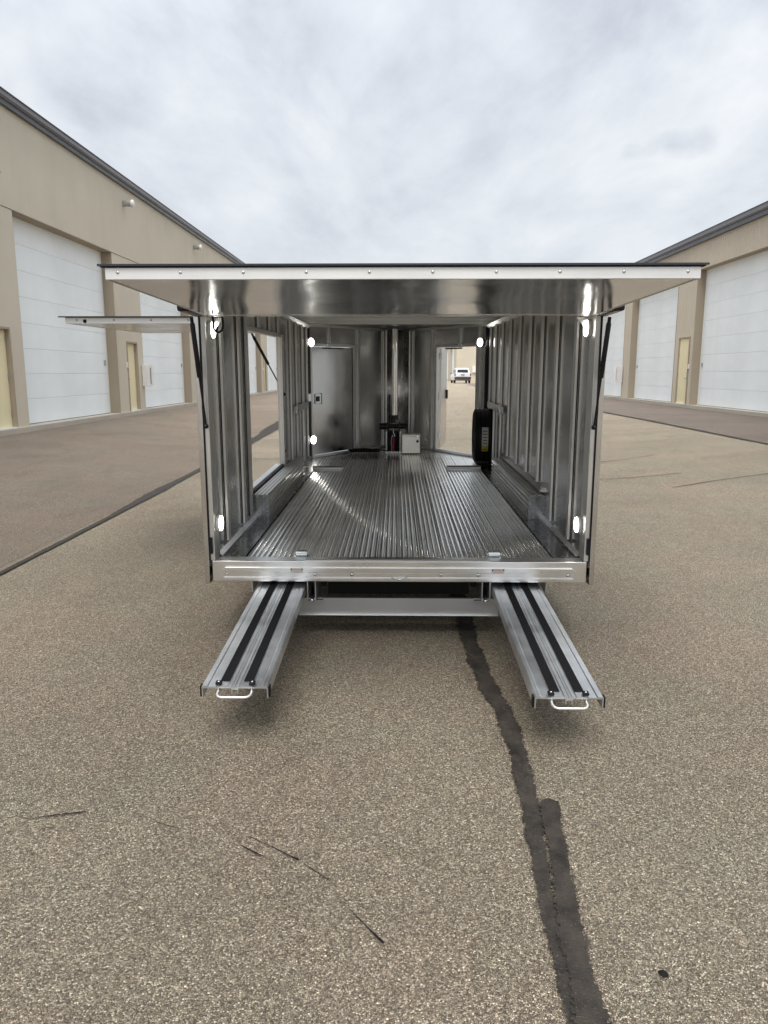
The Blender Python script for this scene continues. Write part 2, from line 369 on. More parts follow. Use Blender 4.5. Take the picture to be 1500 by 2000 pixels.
def ss(x, a, b):
    t = max(0.0, min(1.0, (x - a) / (b - a))); return t * t * (3 - 2 * t)
def zg(x, y):                                     # the yard dishes gently down to where the trailer stands
    return 0.20 * max(ss(abs(x), 3.0, 7.6), ss(y, 13, 30)) + 0.24 * ss(y, 55, 82)

# ------------------------------------------------------------------ ground
def axis_vals(pts):
    out = []
    for a, b, n in pts: out += [a + (b - a) * i / n for i in range(n)]
    return out + [pts[-1][1]]
def sheet(name, xs, ys, m, dz=0.0):
    mb = MB(); nx = len(xs)
    mb.v = [(x, y, zg(x, y) + dz) for y in ys for x in xs]
    for j in range(len(ys) - 1):
        for i in range(nx - 1):
            a = j * nx + i; mb.f.append((a, a + 1, a + 1 + nx, a + nx)); mb.sm.append(True)
    return struct(mb.obj(name, m))
YS = axis_vals([(-400, -40, 6), (-40, 0, 8), (0, 13, 6), (13, 30, 17), (30, 55, 5), (55, 82, 14), (82, 140, 6), (140, 900, 8)])
sheet('ground', axis_vals([(-600, -60, 6), (-60, -8, 8), (-8, -3, 12), (-3, 3, 3), (3, 8, 12), (8, 60, 8), (60, 600, 6)]), YS, M['ground'])
YS2 = axis_vals([(-40, 0, 8), (0, 13, 6), (13, 30, 17), (30, 55, 5), (55, 82, 14)])
sheet('side_pavement', axis_vals([(-8.25, -3.1, 13)]), YS2, M['ground_l'], 0.004)
sheet('side_pavement', axis_vals([(6.95, 8, 4), (8, 11.05, 4)]), YS2, M['ground_r'], 0.004)

def strip(name, pts, m, dz=0.008, jag=0.25, seed=1, step=0.03, cap=True):
    """flat sealed-crack band: pts = (x, y, half width); ragged edges, rounded ends"""
    rd = random.Random(seed); L = []
    for (x0, y0, w0), (x1, y1, w1) in zip(pts, pts[1:]):
        d = math.hypot(x1 - x0, y1 - y0); n = max(2, int(d / step))
        for i in range(n):
            t = i / n; L.append((x0 + (x1 - x0) * t, y0 + (y1 - y0) * t, w0 + (w1 - w0) * t))
    L.append(pts[-1]); mb = MB(); n = len(L); wob = [0.0, 0.0]
    tot = [0.0]
    for a, b in zip(L, L[1:]): tot.append(tot[-1] + math.hypot(b[0] - a[0], b[1] - a[1]))
    E = []
    for k, (x, y, hw) in enumerate(L):
        a = L[max(0, k - 1)]; b = L[min(n - 1, k + 1)]; dx, dy = b[0] - a[0], b[1] - a[1]; q = math.hypot(dx, dy) or 1
        nx, ny = -dy / q, dx / q; hs = []; hw *= 1.12
        if cap:
            e = min(tot[k], tot[-1] - tot[k]) / max(1e-6, hw)
            if e < 1: hw *= math.sqrt(max(0.02, 1 - (1 - e) ** 2))
        for i in (0, 1):
            wob[i] = wob[i] * 0.8 + rd.uniform(-1, 1) * 0.2
            hs.append(hw * (1 + jag * (wob[i] * 1.9 + rd.uniform(-0.10, 0.10))))
        for t, ed in ((hs[0], 1.0), (hs[0] * .55, .45), (0.0, 0.0), (-hs[1] * .55, .45), (-hs[1], 1.0)):
            px, py = x + nx * t, y + ny * t; mb.v.append((px, py, zg(px, py) + dz)); E.append(ed)
    for k in range(n - 1):
        for j in range(4):
            i = 5 * k + j; mb.f.append((i, i + 1, i + 6, i + 5)); mb.sm.append(False)
    o = mb.obj(name, m); at = o.data.attributes.new('edge', 'FLOAT', 'POINT')
    for i, ed in enumerate(E): at.data[i].value = ed
    return struct(o)
strip('crack_seal', [(0.40, 6.2, .05), (0.43, 4.55, .050), (0.415, 4.14, .050), (0.43, 3.75, .044), (0.455, 3.4, .043), (0.487, 3.15, .042), (0.487, 2.79, .036), (0.468, 2.37, .032), (0.450, 2.15, .027), (0.434, 1.96, .023), (0.428, 1.7, .022), (0.428, 1.45, .024), (0.43, 0.6, .03)], M['seal'], 0.008, 0.34, 3, 0.014)
strip('crack_seal', [(0.545, 2.48, .033), (0.525, 2.3, .033), (0.503, 2.1, .032), (0.487, 1.9, .033), (0.470, 1.7, .035), (0.456, 1.5, .038), (0.452, 1.2, .038), (0.45, 0.6, .04)], M['seal'], 0.012, 0.30, 5, 0.014)
strip('crack_seal', [(-2.98, 2.0, .026), (-3.0, 5.6, .028), (-3.02, 7.8, .034), (-3.06, 9.3, .085), (-3.08, 11.0, .05), (-3.1, 13, .08), (-3.16, 15, .11), (-3.2, 18, .12), (-3.25, 19.5, .19), (-3.3, 22.5, .17), (-3.3, 23.5, .08), (-3.35, 30, .10), (-3.4, 60, .1)], M['seal'], 0.012, 0.25, 9, 0.12)
strip('crack_seal', [(6.98, 3.0, .04), (6.95, 15, .05), (7.05, 22, .07), (7.0, 30, .06), (7.0, 70, .06)], M['seal'], 0.012, 0.4, 11, 0.12)
for k, pts in enumerate([[(2.2, 12.6), (3.43, 12.86), (4.31, 13.4), (4.6, 13.6)], [(1.4, 10.5), (2.86, 10.75), (4.23, 11.25)], [(3.63, 9.95), (4.4, 10.4), (5.3, 10.75), (6.9, 11.2)],
                         [(-3.0, 13.4), (-2.0, 13.3), (0.5, 13.5), (2.2, 13.2)], [(-3.1, 23.4), (0, 22.7), (3, 23.0), (6.9, 22.8)], [(-3.2, 16.9), (0, 17.0), (4, 17.3)], [(-3, 45), (2, 44.5), (6.8, 45.3)], [(-2, 33), (3, 32.6), (6.9, 33.4)],
                         [(-8.1, 21.3), (-6.5, 20.0), (-5, 19.2), (-3.2, 18.6)], [(7.1, 25.2), (8.6, 24.0), (11, 23.9)], [(7.2, 26.6), (8.8, 26.9), (10.8, 25.5)], [(2.0, 7.55), (2.7, 7.5)]]):
    strip('pavement_crack', [(x, y, 0.008 if k < 11 else .003) for x, y in pts], M['tar'], 0.0115, 0.6, 20 + k, 0.08, False)
for k, pts in enumerate([[(-1.26, 2.33, .002), (-1.18, 2.355, .004), (-1.09, 2.375, .007), (-1.075, 2.38, .004)], [(-1.2, 2.27, .002), (-1.15, 2.285, .003)], [(-0.81, 2.32, .0015), (-0.72, 2.285, .003)],
                         [(-0.5, 2.2, .002), (-0.45, 2.165, .005), (-0.41, 2.14, .002)], [(-0.48, 2.245, .002), (-0.4, 2.195, .003), (-0.33, 2.145, .004), (-0.305, 2.13, .006), (-0.30, 2.125, .003)],
                         [(-0.285, 2.11, .002), (-0.2, 2.035, .003)], [(-0.13, 1.91, .002), (-0.07, 1.83, .004), (-0.035, 1.785, .008), (-0.03, 1.78, .003)], [(-0.165, 1.95, .001), (-0.14, 1.93, .002)]]):
    strip('tar_streak', [(x, y, w * .5) for x, y, w in pts], M['tar'], 0.006, 0.5, 50 + k, 0.008, False)
mb = MB(); mb.lathe([(0.0, 0.006), (0.008, 0.005), (0.013, 0.0)], (0.68, 1.69, 0.003), (0.1, 0.05, 1), 12); struct(mb.obj('tar_lump', M['tar']))

# ------------------------------------------------------------------ buildings
def shed(bld, sx, X, head, eave0, eave1, y0, y1, bays, wall_m, corr, depth=14.0):
    """long unit building facing the yard. sx=+1: faces +X. bays: list of (ya, yb, kind) kind 'door'|'pier'|'walk'"""
    def xx(d): return X + sx * d                   # d > 0 towards the yard
    base = 0.32
    # front band above the doors
    def wall(name, ya, yb, z0, z1, d0=0.0, back=-0.40, mat_=wall_m):
        if not corr:
            return box(name, mat_, xx(back), xx(d0), ya, yb, z0, z1, bld)
        mb = MB(); n = max(2, int(round((yb - ya) / 0.15))); pts = []
        for i in range(n):
            s = (yb - ya) / n; a = ya + i * s
            pts += [(a, 0.0), (a + s * .30, 0.0), (a + s * .42, .022), (a + s * .58, .022), (a + s * .70, 0.0)]
        pts.append((yb, 0.0))
        prof = [(xx(d0 + q - .022), a) for a, q in pts] + [(xx(back), yb), (xx(back), ya)]
        if sx < 0: prof = prof[::-1]
        mb.prism(prof, lambda p, t: (p[0], p[1], t), z0, z1)
        return mb.obj(name, mat_, bld)
    wall('wall', y0, y1, head, eave0)
    box('wall', wall_m, xx(-0.40), xx(-depth), y0, y0 + .3, .1, eave0, bld); box('wall', wall_m, xx(-0.40), xx(-depth), y1 - .3, y1, .1, eave0, bld)
    box('wall', wall_m, xx(-depth - .3), xx(-depth), y0, y1, .1, eave0, bld)
    box('foundation_ledge', M['concrete'], xx(-0.9), xx(0.06), y0, y1, 0.02, base, bld)
    # eaves: dark fascia, stepped grey gutter
    box('fascia', M['fascia'], xx(-0.2), xx(0.09), y0 - .2, y1 + .2, eave0 - .002, eave0 + (eave1 - eave0) * .42, bld)
    g = MB(); h = eave1 - eave0
    prof = [(-.2, .421 * h), (.12, .421 * h), (.17, .55 * h), (.17, .93 * h), (.20, .95 * h), (.20, h), (-.2, h)]
    g.prism([(xx(a), eave0 + b) for a, b in prof], lambda p, t: (p[0], t, p[1]), y0 - .22, y1 + .22); g.obj('gutter', M['gutter'], bld)
    r = MB(); r.prism([(xx(.1), eave1 + .002), (xx(-depth * .5), eave1 + .9), (xx(-depth - .3), eave1 + .002), (xx(-depth - .3), eave1 - .1), (xx(.1), eave1 - .1)], lambda p, t: (p[0], t, p[1]), y0 - .21, y1 + .21)
    r.obj('roof', M['gutter'], bld)
    sec_me = {}
    for ya, yb, kind in bays:
        if kind == 'door':
            dw = yb - ya; dh = head - base; ns = 8; sh = dh / ns
            od = bpy.data.objects.new('overhead_door', None); col.objects.link(od); od.parent = bld; od.location = (xx(-0.33), (ya + yb) / 2, base)
            key = round(dw, 2)
            if key not in sec_me:
                mb = MB(); q = .0035
                prof = [(-.05, .002), (-q, .002), (0, .012), (0, sh - .012), (-q, sh - .002), (-.05, sh - .002)]
                mb.prism([(sx * a, b) for a, b in prof], lambda p, t: (p[0], t, p[1]), -dw / 2 + .06, dw / 2 - .06)
                sec_me[key] = mb.mesh('door_section', M['door_white'])
            for k in range(ns): link('door_section', sec_me[key], od, (0, 0, k * sh))
            box('door_trim', M['white_box'], sx * .01, sx * -.06, -dw / 2, -dw / 2 + .058, 0, dh, od); box('door_trim', M['white_box'], sx * .01, sx * -.06, dw / 2 - .058, dw / 2, 0, dh, od)
            box('bottom_seal', M['rubber'], sx * .004, sx * -.045, -dw / 2 + .06, dw / 2 - .06, -.004, .012, od)
            lk = MB(); lk.box(*sorted((sx * .004, sx * .03)), dw / 2 - .30, dw / 2 - .18, 1.42, 1.56); lk.obj('lock_handle', M['galv'], od, None, .008)
            # soffit plate above
            box('soffit', M['jamb'], xx(-.02), xx(-.39), ya, yb, head - .012, head - .002, bld)
        else:
            p = wall('pier', ya, yb, base, head - .014, -0.012) if kind == 'pier' else None
            for yy, s in ((ya, -1), (yb, 1)):
                box('pier_return', M['jamb'], xx(-.016), xx(-.395), yy + s * .002, yy + s * .014, base, head - .016, bld)  # darker than the pier front: recess shade put into the colour
            if kind == 'walk':
                wa, wb, wt = (ya + .83, ya + 1.69, base + 2.10) if sx > 0 else (ya + .36, ya + 1.36, base + 2.50); dr_ = .09 if sx > 0 else .03
                wall('pier', ya, wa - .05, base, head - .014, -.012); wall('pier', wb + .05, yb, base, head - .014, -.012); wall('pier', wa - .05, wb + .05, wt + .05, head - .014, -.012)
                f = MB(); f.box(*sorted((xx(.01), xx(-.16))), wa - .048, wa, base, wt + .048); f.box(*sorted((xx(.01), xx(-.16))), wb, wb + .048, base, wt + .048); f.box(*sorted((xx(.01), xx(-.16))), wa, wb, wt, wt + .048)
                f.obj('door_frame', M['jamb'], bld)
                d = box('walk_door', M['cream'], xx(-dr_), xx(-dr_ - .05), wa + .004, wb - .004, base + .03, wt - .004, bld)
                box('threshold', M['white_box'], xx(-dr_), xx(.03), wa + .002, wb - .002, base + .001, base + .028, bld)
                hy = wa + .09
                k = MB(); k.tube([(xx(-dr_), hy, base + 1.0), (xx(-dr_ + .06), hy, base + 1.0), (xx(-dr_ + .06), hy + .11, base + 1.0)], .013, 8); k.box(*sorted((xx(-dr_), xx(-dr_ + .008))), hy - .03, hy + .03, base + .9, base + 1.25); k.obj('door_handle', M['galv'], d)
                for z in (.25, 1.05, 1.85):
                    box('hinge', M['galv'], xx(-dr_ + .015), xx(-dr_), wb - .03, wb - .006, base + z, base + z + .13, d)
                box('entry_panel', M['white_box'], xx(-.012), xx(.02), wa - .13, wa - .07, base + 1.35, base + 1.52, bld)
L_bld = thing('storage_building', 'long tan stucco building on the left with tall white doors and round vent pipes', 'building', (-8.3, 24, 0.2))
def unparent_offset(root):                          # children are modelled in world coordinates
    root.location = (0, 0, 0)
bays = []
for k in range(-4, 6):
    s = 22.9 + 8.1 * k
    bays += [(s, s + 2.3, 'walk'), (s + 2.3, s + 8.1, 'door')]
L_bld.location = (0, 0, 0)
shed(L_bld, 1, -8.3, 4.97, 7.02, 7.26, 22.9 - 8.1 * 4 - .3, 22.9 + 8.1 * 6 + .3, bays, M['wall_l'], False)
for k in range(-3, 5):
    y = 24.1 + 8.1 * k; mb = MB()
    mb.tube([(-8.32, y, 6.55), (-8.06, y, 6.55)], .085, 14); mb.obj('vent_pipe', M['galv'], L_bld)
    v = L_bld.children[-1]
    c = MB(); c.lathe([(.0, .0), (.075, .0), (.11, .02), (.11, .07), (.09, .09), (0, .095)], (-8.062, y, 6.55), (1, 0, 0), 18); c.obj('vent_cap', M['white_box'], v)
wl_ = MB(); wl_.prism([(-8.3, 5.62), (-8.02, 5.60), (-8.0, 5.50), (-8.12, 5.36), (-8.3, 5.36)], lambda p, t: (p[0], t, p[1]), 15.72, 16.16); wl_.obj('wall_light', M['galv'], L_bld)
cb = box('meter_box', M['white_box'], -8.3, -8.08, 24.98, 25.28, 1.08, 1.78, L_bld, .01); box('box_window', M['gutter'], -8.14, -8.078, 25.1, 25.2, 1.16, 1.68, cb)
cb2 = box('sign_plate', M['white_box'], -8.3, -8.02, 25.29, 25.32, 1.12, 1.76, L_bld)

R_bld = thing('storage_building', 'tan ribbed steel building right of the trailer with white overhead doors and dark gutter', 'building')
bays = []
y = 29.3 - 14.8 * 3
while y < 60:
    if abs(y - 14.5) < .1: bays += [(14.5, 16.4, 'walk'), (16.4, 21.4, 'door'), (21.4, 22.3, 'pier'), (22.3, 29.3, 'door')]; y += 14.8; continue
    bays += [(y, y + 1.9, 'walk'), (y + 1.9, y + 7.8, 'door'), (y + 7.8, y + 8.9, 'pier'), (y + 8.9, y + 14.8, 'door')]; y += 14.8
shed(R_bld, -1, 11.1, 5.25, 6.18, 6.50, bays[0][0] - .3, bays[-1][1] + .3, bays, M['wall_r'], True)
cb = box('meter_box', M['white_box'], 11.08, 10.86, 38.0, 38.3, 1.05, 1.85, R_bld, .01); box('box_window', M['gutter'], 10.95, 10.858, 38.31, 38.32, 1.15, 1.7, cb)
box('sign_plate', M['white_box'], 11.1, 10.75, 38.33, 38.36, 1.1, 1.8, R_bld)

F_bld = thing('storage_building', 'blank tan end wall of the farthest building, behind the parked white car', 'building')
fw = MB(); fw.box(7.7, 30, 100, 100.3, .2, 7.2); fw.obj('wall', M['wall_l'], F_bld)
fw = MB()
for a, b in ((100.31, 104), (112, 116), (124, 128)): fw.box(7.7, 8.1, a, b, .2, 5.0)
fw.box(7.7, 8.1, 100.31, 150, 5.0, 7.2); fw.obj('wall', M['wall_l'], F_bld)
for a, b in ((104, 112), (116, 124), (128, 136)):
    for k in range(6): box('door_section', M['door_white'], 8.0, 8.06, a + .01, b - .01, .45 + k * .76, .45 + k * .76 + .75, F_bld)
box('roof', M['fascia'], 7.4, 30, 99.7, 150, 7.2, 7.55, F_bld)
box('sign_board', M['white_box'], 7.62, 7.68, 105, 111, 5.4, 6.3, F_bld)
box('meter_box', M['white_box'], 9.75, 10.2, 99.75, 99.99, 1.6, 2.4, F_bld)

# ------------------------------------------------------------------ far parked car
car = thing('parked_car', 'white station wagon parked far off, seen through the open nose door', 'car', (7.02, 82.0, zg(7.02, 82)), (0, 0, R(2)))
def loft(secs, name, m, parent, bev=0.0):
    """secs: list of closed rings with equal counts"""
    mb = MB(); n = len(secs[0])
    for s in secs: mb.v += s
    for k in range(len(secs) - 1):
        for j in range(n):
            a = k * n + j; b = k * n + (j + 1) % n; mb.f.append((a, b, b + n, a + n)); mb.sm.append(True)
    mb.face(list(secs[0])[::-1]); mb.face(list(secs[-1]))
    return mb.obj(name, m, parent, None, bev)
def ring(y, hw, z0, z1, rt=.12, rb=.06):
    return [(-hw + rb, y, z0), (hw - rb, y, z0), (hw, y, z0 + rb), (hw, y, z1 - rt), (hw - rt * .8, y, z1), (-hw + rt * .8, y, z1), (-hw, y, z1 - rt), (-hw, y, z0 + rb)]
loft([ring(0.02, .80, .50, .98), ring(.15, .88, .40, 1.02), ring(.8, .91, .28, 1.0), ring(3.2, .91, .28, .98), ring(4.0, .88, .32, .92), ring(4.45, .78, .42, .80)], 'body', M['car_white'], car)
loft([ring(.10, .76, .985, 1.06, .05), ring(.30, .73, .985, 1.48, .10), ring(.6, .70, .985, 1.62, .12), ring(2.0, .70, .985, 1.63, .12), ring(2.6, .72, .985, 1.5, .1), ring(3.3, .76, .985, 1.04, .04)], 'cabin', M['car_white'], car)
rw = MB(); rw.face([(-.60, .155, 1.10), (.60, .155, 1.10), (.54, .29, 1.46), (-.54, .29, 1.46)]); rw.v = [(x, y - .035, z) for x, y, z in rw.v]
rw.face([(.60, .13, 1.10), (-.60, .13, 1.10), (-.54, .27, 1.46), (.54, .27, 1.46)]); rw.obj('rear_window', M['glass'], car)
for s in (-1, 1):
    box('side_window', M['glass'], s * .735, s * .775, .5, 1.5, 1.10, 1.45, car, .02); box('side_window', M['glass'], s * .735, s * .775, 1.56, 2.5, 1.10, 1.45, car, .02)
    box('tail_light', M['tail'], s * .76, s * .90, -.0, .12, .78, 1.02, car, .02)
    box('wing_mirror', M['bumper'], s * .9, s * 1.02, 2.75, 2.85, 1.0, 1.14, car, .02)
    for yy in (.75, 3.45):
        wv = MB(); wv.lathe([(.0, -.1), (.19, -.1), (.30, -.09), (.33, -.05), (.33, .05), (.30, .09), (.19, .1), (0, .1)], (s * .80, yy, .33), (1, 0, 0), 24); wv.obj('wheel', M['tyre'], car)
box('rear_bumper', M['bumper'], -.88, .88, -.10, .10, .40, .70, car, .05)
box('number_plate', M['galv'], -.17, .17, -.012, .02, .80, .91, car); box('plate_recess', M['bumper'], -.22, .22, -.005, .03, .93, .965, car)
mb = MB(); mb.tube([(0.05, .10, 1.06), (.35, .17, 1.25)], .012, 6); mb.obj('wiper', M['rubber'], car)

# ------------------------------------------------------------------ trailer (local frame: origin at bottom centre of the rear sill, y forward, z up)
TLOC = Vector((0.014, 4.12, 0.346)); TROT = 0.012
TM = Matrix.Translation(TLOC) @ Matrix.Rotation(TROT, 4, 'X')
TR = thing('enclosed_trailer', 'polished aluminium enclosed trailer open at the rear with raised hatch, side flap and lit interior', 'trailer', TLOC, (TROT, 0, 0))
def tthing(name, label, cat, p, rz=0.0, group=None):
    q = TM @ Vector(p); return thing(name, label, cat, q, (TROT, 0, rz), group)
WI, WO = 1.05, 1.085; YV = 4.85; ZC = 1.66; ZF = 0.105; YN = 6.25; XN = 0.15
# rear sill
sill = MB(); sill.box(-1.047, 1.047, 0, .10, 0, .118); sill = sill.obj('rear_sill', M['sill'], TR, None, .003)
rl = MB()
rl.prism([(-.992, .056), (.985, .056), (.985, .066), (.965, .083), (-.972, .083), (-.992, .066)], lambda p, t: (p[0], t, p[1]), 0.002, -.013)
rl.prism([(-.985, .0525), (-.985, .030), (.975, .030), (.975, .0525)], lambda p, t: (p[0], t, p[1]), 0.002, -.005)
rl.box(-.985, .975, -.0065, .002, .0245, .0275); rl.box(-.985, .975, -.004, .002, .006, .022)
rl.obj('sill_rail', M['sill'], sill, None, .0025)
for x in (-.965, -.47, -.262, .235, .445, .945):
    mb = MB(); mb.lathe([(0, .006), (.006, .0055), (.010, .003), (.011, 0)], (x, -.004, .043), (0, -1, 0), 12); mb.obj('rivet', M['zinc'], sill)
box('sill_cap_plate', M['trim'], -.525, .508, -.004, .035, .1185, .1245, TR, .0015)
hm = MB(); hm.tube([(-.038, 0, .036), (-.036, -.014, .030), (-.025, -.022, .024), (0.004, -.024, .022), (.030, -.022, .024), (.042, -.014, .030), (.044, 0, .036)], .0045, 8); hm.obj('sill_handle', M['zinc'], sill)
for x, tx in ((-.571, 'DANGER'), (.553, 'DANGER')):
    st = box('warning_sticker', M['label_white'], x - .036, x + .036, -.0145, -.0133, .0555, .0820, sill)
    me = text_mesh('sticker_lettering', tx, .0095, M['label_red']); o = link('sticker_lettering', me, st, (x, -.0152, .0745), rot=(R(90), 0, 0))
    ln = MB()
    for k in range(2): ln.box(x - .026, x + .026, -.0152, -.0145, (.0595 + k * .0045), (.0605 + k * .0045))
    ln.obj('sticker_lines', M['label_red'], st)
    sy = MB(); sy.box(x - .033, x - .0255, -.0152, -.0145, .070, .079); sy.box(x + .0255, x + .033, -.0152, -.0145, .070, .079); sy.obj('sticker_symbol', M['label_ink'], st)

# floor: ribbed planks
RP = 0.0316; RIBS = 4; PW = RP * RIBS
def rib_prof(n, x0, zt, pitch=RP, h=.007):
    pts = []
    for i in range(n):
        a = x0 + i * pitch
        r = .0045; xa, xb = a + pitch * .40, a + pitch * .99
        pts += [(a + pitch * .01, zt - h), (xa - .0004, zt - h)]
        for k in range(7):
            q = math.pi / 2 * k / 6; pts.append((xa + r - r * math.cos(q), zt - .0001 - r + r * math.sin(q)))
        xm = (xa + xb) / 2; pts += [(xm - .002, zt), (xm + .002, zt)]
        for k in range(7):
            q = math.pi / 2 * (1 - k / 6); pts.append((xb - r + r * math.cos(q), zt - .0001 - r + r * math.sin(q)))
    return pts
def plank_mesh(n, w, y0, y1f, zt, m, name, x_at=0.0):
    mb = MB(); top = rib_prof(n, 0, zt)
    N_ = len(top); i0 = 0
    mb.v = [(x, y0, z) for x, z in top] + [(x, y1f(x + x_at), z) for x, z in top]
    for k in range(N_ - 1): mb.f.append((k, k + 1, N_ + k + 1, N_ + k)); mb.sm.append(True)
    mb.face([(0, y0, zt - .03), (w, y0, zt - .03)] + [(x, y0, z) for x, z in top[::-1]])
    me = mb.mesh(name, m); me.materials.append(M['rib_edge'])     # shoulders burnished by use
    for k in range(N_ - 1):
        j = k % 18
        if 1 <= j <= 7 or 10 <= j <= 16: me.polygons[k].material_index = 1
    return me
pm = plank_mesh(RIBS, PW, .033, lambda x: 4.69, ZF, M['floor'], 'floor_plank')
for k in range(14): link('floor_plank', pm, TR, (-7 * PW + k * PW, 0, 0))
def vy(x): return YV + (WI - min(WI, abs(x))) / (WI - XN) * (YN - YV)
for k in range(16):
    x0 = -8 * PW + k * PW
    me = plank_mesh(RIBS, PW, 4.70, lambda x: max(4.72, min(vy(x) - .01, YN + .05)), ZF - .006, M['floor'], 'front_plank', x0)
    link('front_plank', me, TR, (x0, 0, 0))
box('subfloor', M['under'], -1.045, 1.045, .10, 4.9, .02, .068, TR)
nf = MB(); nf.prism([(-1.04, 4.9), (1.04, 4.9), (.15, 6.24), (-.15, 6.24)], lambda p, t: (p[0], p[1], t), .02, .065); nf.obj('subfloor', M['under'], TR)
for s in (-1, 1):
    box('tread_plate', M['tread'], s * .8925, s * 1.049, .03, YV - .01, .07, .104, TR)
    # wheel box with ribbed side and top
    wb = MB(); xo, xi, zt = 1.049, .938, .272
    prof = [(xo, .1045), (xi, .1045)]
    for k in range(4):
        z = .118 + k * .036
        prof += [(xi, z), (xi + .010, z + .003), (xi + .010, z + .013), (xi, z + .016)]
    prof += [(xi, zt - .004), (xi + .004, zt)]
    for k in range(4):
        x = xi + .010 + k * .024
        prof += []
    prof += [(xo, zt)]
    wb.prism([(s * a, b) for a, b in prof], lambda p, t: (p[0], t, p[1]), 1.262, 3.45)
    wbo = wb.obj('wheel_box', M['floor'], TR)
    for k in range(4): box('top_slat', M['trim'], s * (xi + .006 + k * .027), s * (xi + .006 + k * .027 + .020), 1.262, 3.45, zt + .0003, zt + .007, wbo, .002)
    box('end_plate', M['tread'], s * .932, s * 1.049, 1.252, 1.2605, .1045, .276, wbo)
    # rails where wall meets floor
    def rail(y0, y1, z0):
        mb = MB(); pr = [(1.0495, z0), (1.020, z0), (1.020, z0 + .010), (1.038, z0 + .034), (1.0495, z0 + .034)]
        mb.prism([(s * a, b) for a, b in pr], lambda p, t: (p[0], t, p[1]), y0, y1); mb.obj('base_rail', M['liner'], TR)
    rail(.13, 1.25, .1045); rail(3.46, YV - .02, .1045)
    if s > 0: rail(1.30, 3.45, .295)
# walls
def wallpair(s, y0, y1, z0, z1):
    box('wall_liner', M['liner'], s * WI, s * (WI + .008), y0, y1, z0, z1, TR)
    box('outer_skin', M['skin'], s * (WO - .006), s * WO, y0, y1, z0, (1.699 if z1 == ZC else z1), TR)
wallpair(1, .06, YV, .07, ZC)
OY0, OY1, OZ0, OZ1 = 1.245, 2.80, .30, 1.432
wallpair(-1, .06, OY0, .07, ZC); wallpair(-1, OY1, YV, .07, ZC); wallpair(-1, OY0, OY1, .07, OZ0 - .03); wallpair(-1, OY0, OY1, OZ1 + .03, ZC)
for s in (-1, 1): box('lower_skirt', M['skin'], s * (WO - .006), s * WO, .06, YV, -.012, .069, TR)
# side opening frame
fr = MB()
fr.box(-WO - .004, -1.042, OY0 - .035, OY0, OZ0 - .02, OZ1 + .03); fr.box(-WO - .004, -1.040, OY1, OY1 + .12, OZ0 - .02, OZ1 + .03); fr.box(-WO - .004, -1.042, OY0, OY1, OZ1, OZ1 + .03)
fr = fr.obj('opening_frame', M['rib'], TR, None, .003)
box('opening_sill', M['trim'], -1.125, -1.072, OY0 + .002, OY1 - .002, .270, .302, fr, .002)
box('opening_seal', M['rubber'], -1.071, -1.047, OY0 + .002, OY1 - .002, .274, .299, fr)
box('latch_plate', M['gloss_black'], -1.0385, -1.039 - .003, OY1 + .03, OY1 + .09, .405, .425, fr)
# post beside the opening and ribs
rib_me = {}
def rib(s, y, z0, z1, d=.026, wd=.045, gap=True):
    key = (s, round(z0, 3), round(z1, 3), d, wd)
    if key not in rib_me:
        mb = MB(); mb.prism([(s * WI, wd), (s * (WI - d), wd - .006), (s * (WI - d), .006), (s * (WI - d + .004), 0), (s * WI, 0)], lambda p, t: (p[0], p[1], t), z0, z1)
        rib_me[key] = (mb.mesh('wall_rib', M['rib']), MB().box(*sorted((s * (WI - .0015), s * (WI - .0075))), -.004, -.0002, z0, z1).mesh('rib_seam', M['rubber']))
    a, b = rib_me[key]
    o = link('wall_rib', a, TR, (0, y, 0)); link('rib_seam', b, o)
for y in (.42, .97): rib(1, y, .152, ZC - .01)
for y in (1.49, 2.0, 2.52, 3.07): rib(1, y, .342, ZC - .01)
for y in (3.6, 4.12, 4.56): rib(1, y, .152, ZC - .01)
for y in (.36, .86): rib(-1, y, .152, ZC - .01)
rib(-1, 1.10, .152, ZC - .01, .012, .10)
for y in (3.28, 3.70, 4.2, 4.6): rib(-1, y, .152, ZC - .01)
for y in (1.6, 2.1, 2.55): rib(-1, y, OZ1 + .035, ZC - .01)
for s in (-1, 1):
    tr = box('tie_track', M['rib'], s * 1.016, s * 1.0235, 3.35, 4.6, .72, .79, TR, .002)
    box('track_bracket', M['zinc'], s * 1.006, s * 1.0155, 3.5, 3.64, .70, .80, TR, .002)
# rear corner posts, trim, seals, gussets
for s in (-1, 1):
    box('corner_post', M['rib'], s * 1.030, s * 1.058, .003, .125, .12, 1.452, TR, .003)
    box('corner_trim', M['liner'], s * 1.0625, s * 1.090, -.006, .058, -.012, 1.70, TR, .002)
    box('corner_seal', M['rubber'], s * 1.0545, s * 1.0622, -.003, .0028, .12, 1.45, TR)
    box('latch_block', M['gloss_black'], s * 1.040, s * 1.0545, -.010, -.0035, .16, .255, TR, .002)
    g = MB(); g.prism([(s * 1.056, 1.449), (s * .955, 1.449), (s * 1.056, 1.335)], lambda p, t: (p[0], t, p[1]), .126, .130); g.obj('corner_gusset', M['liner'], TR)
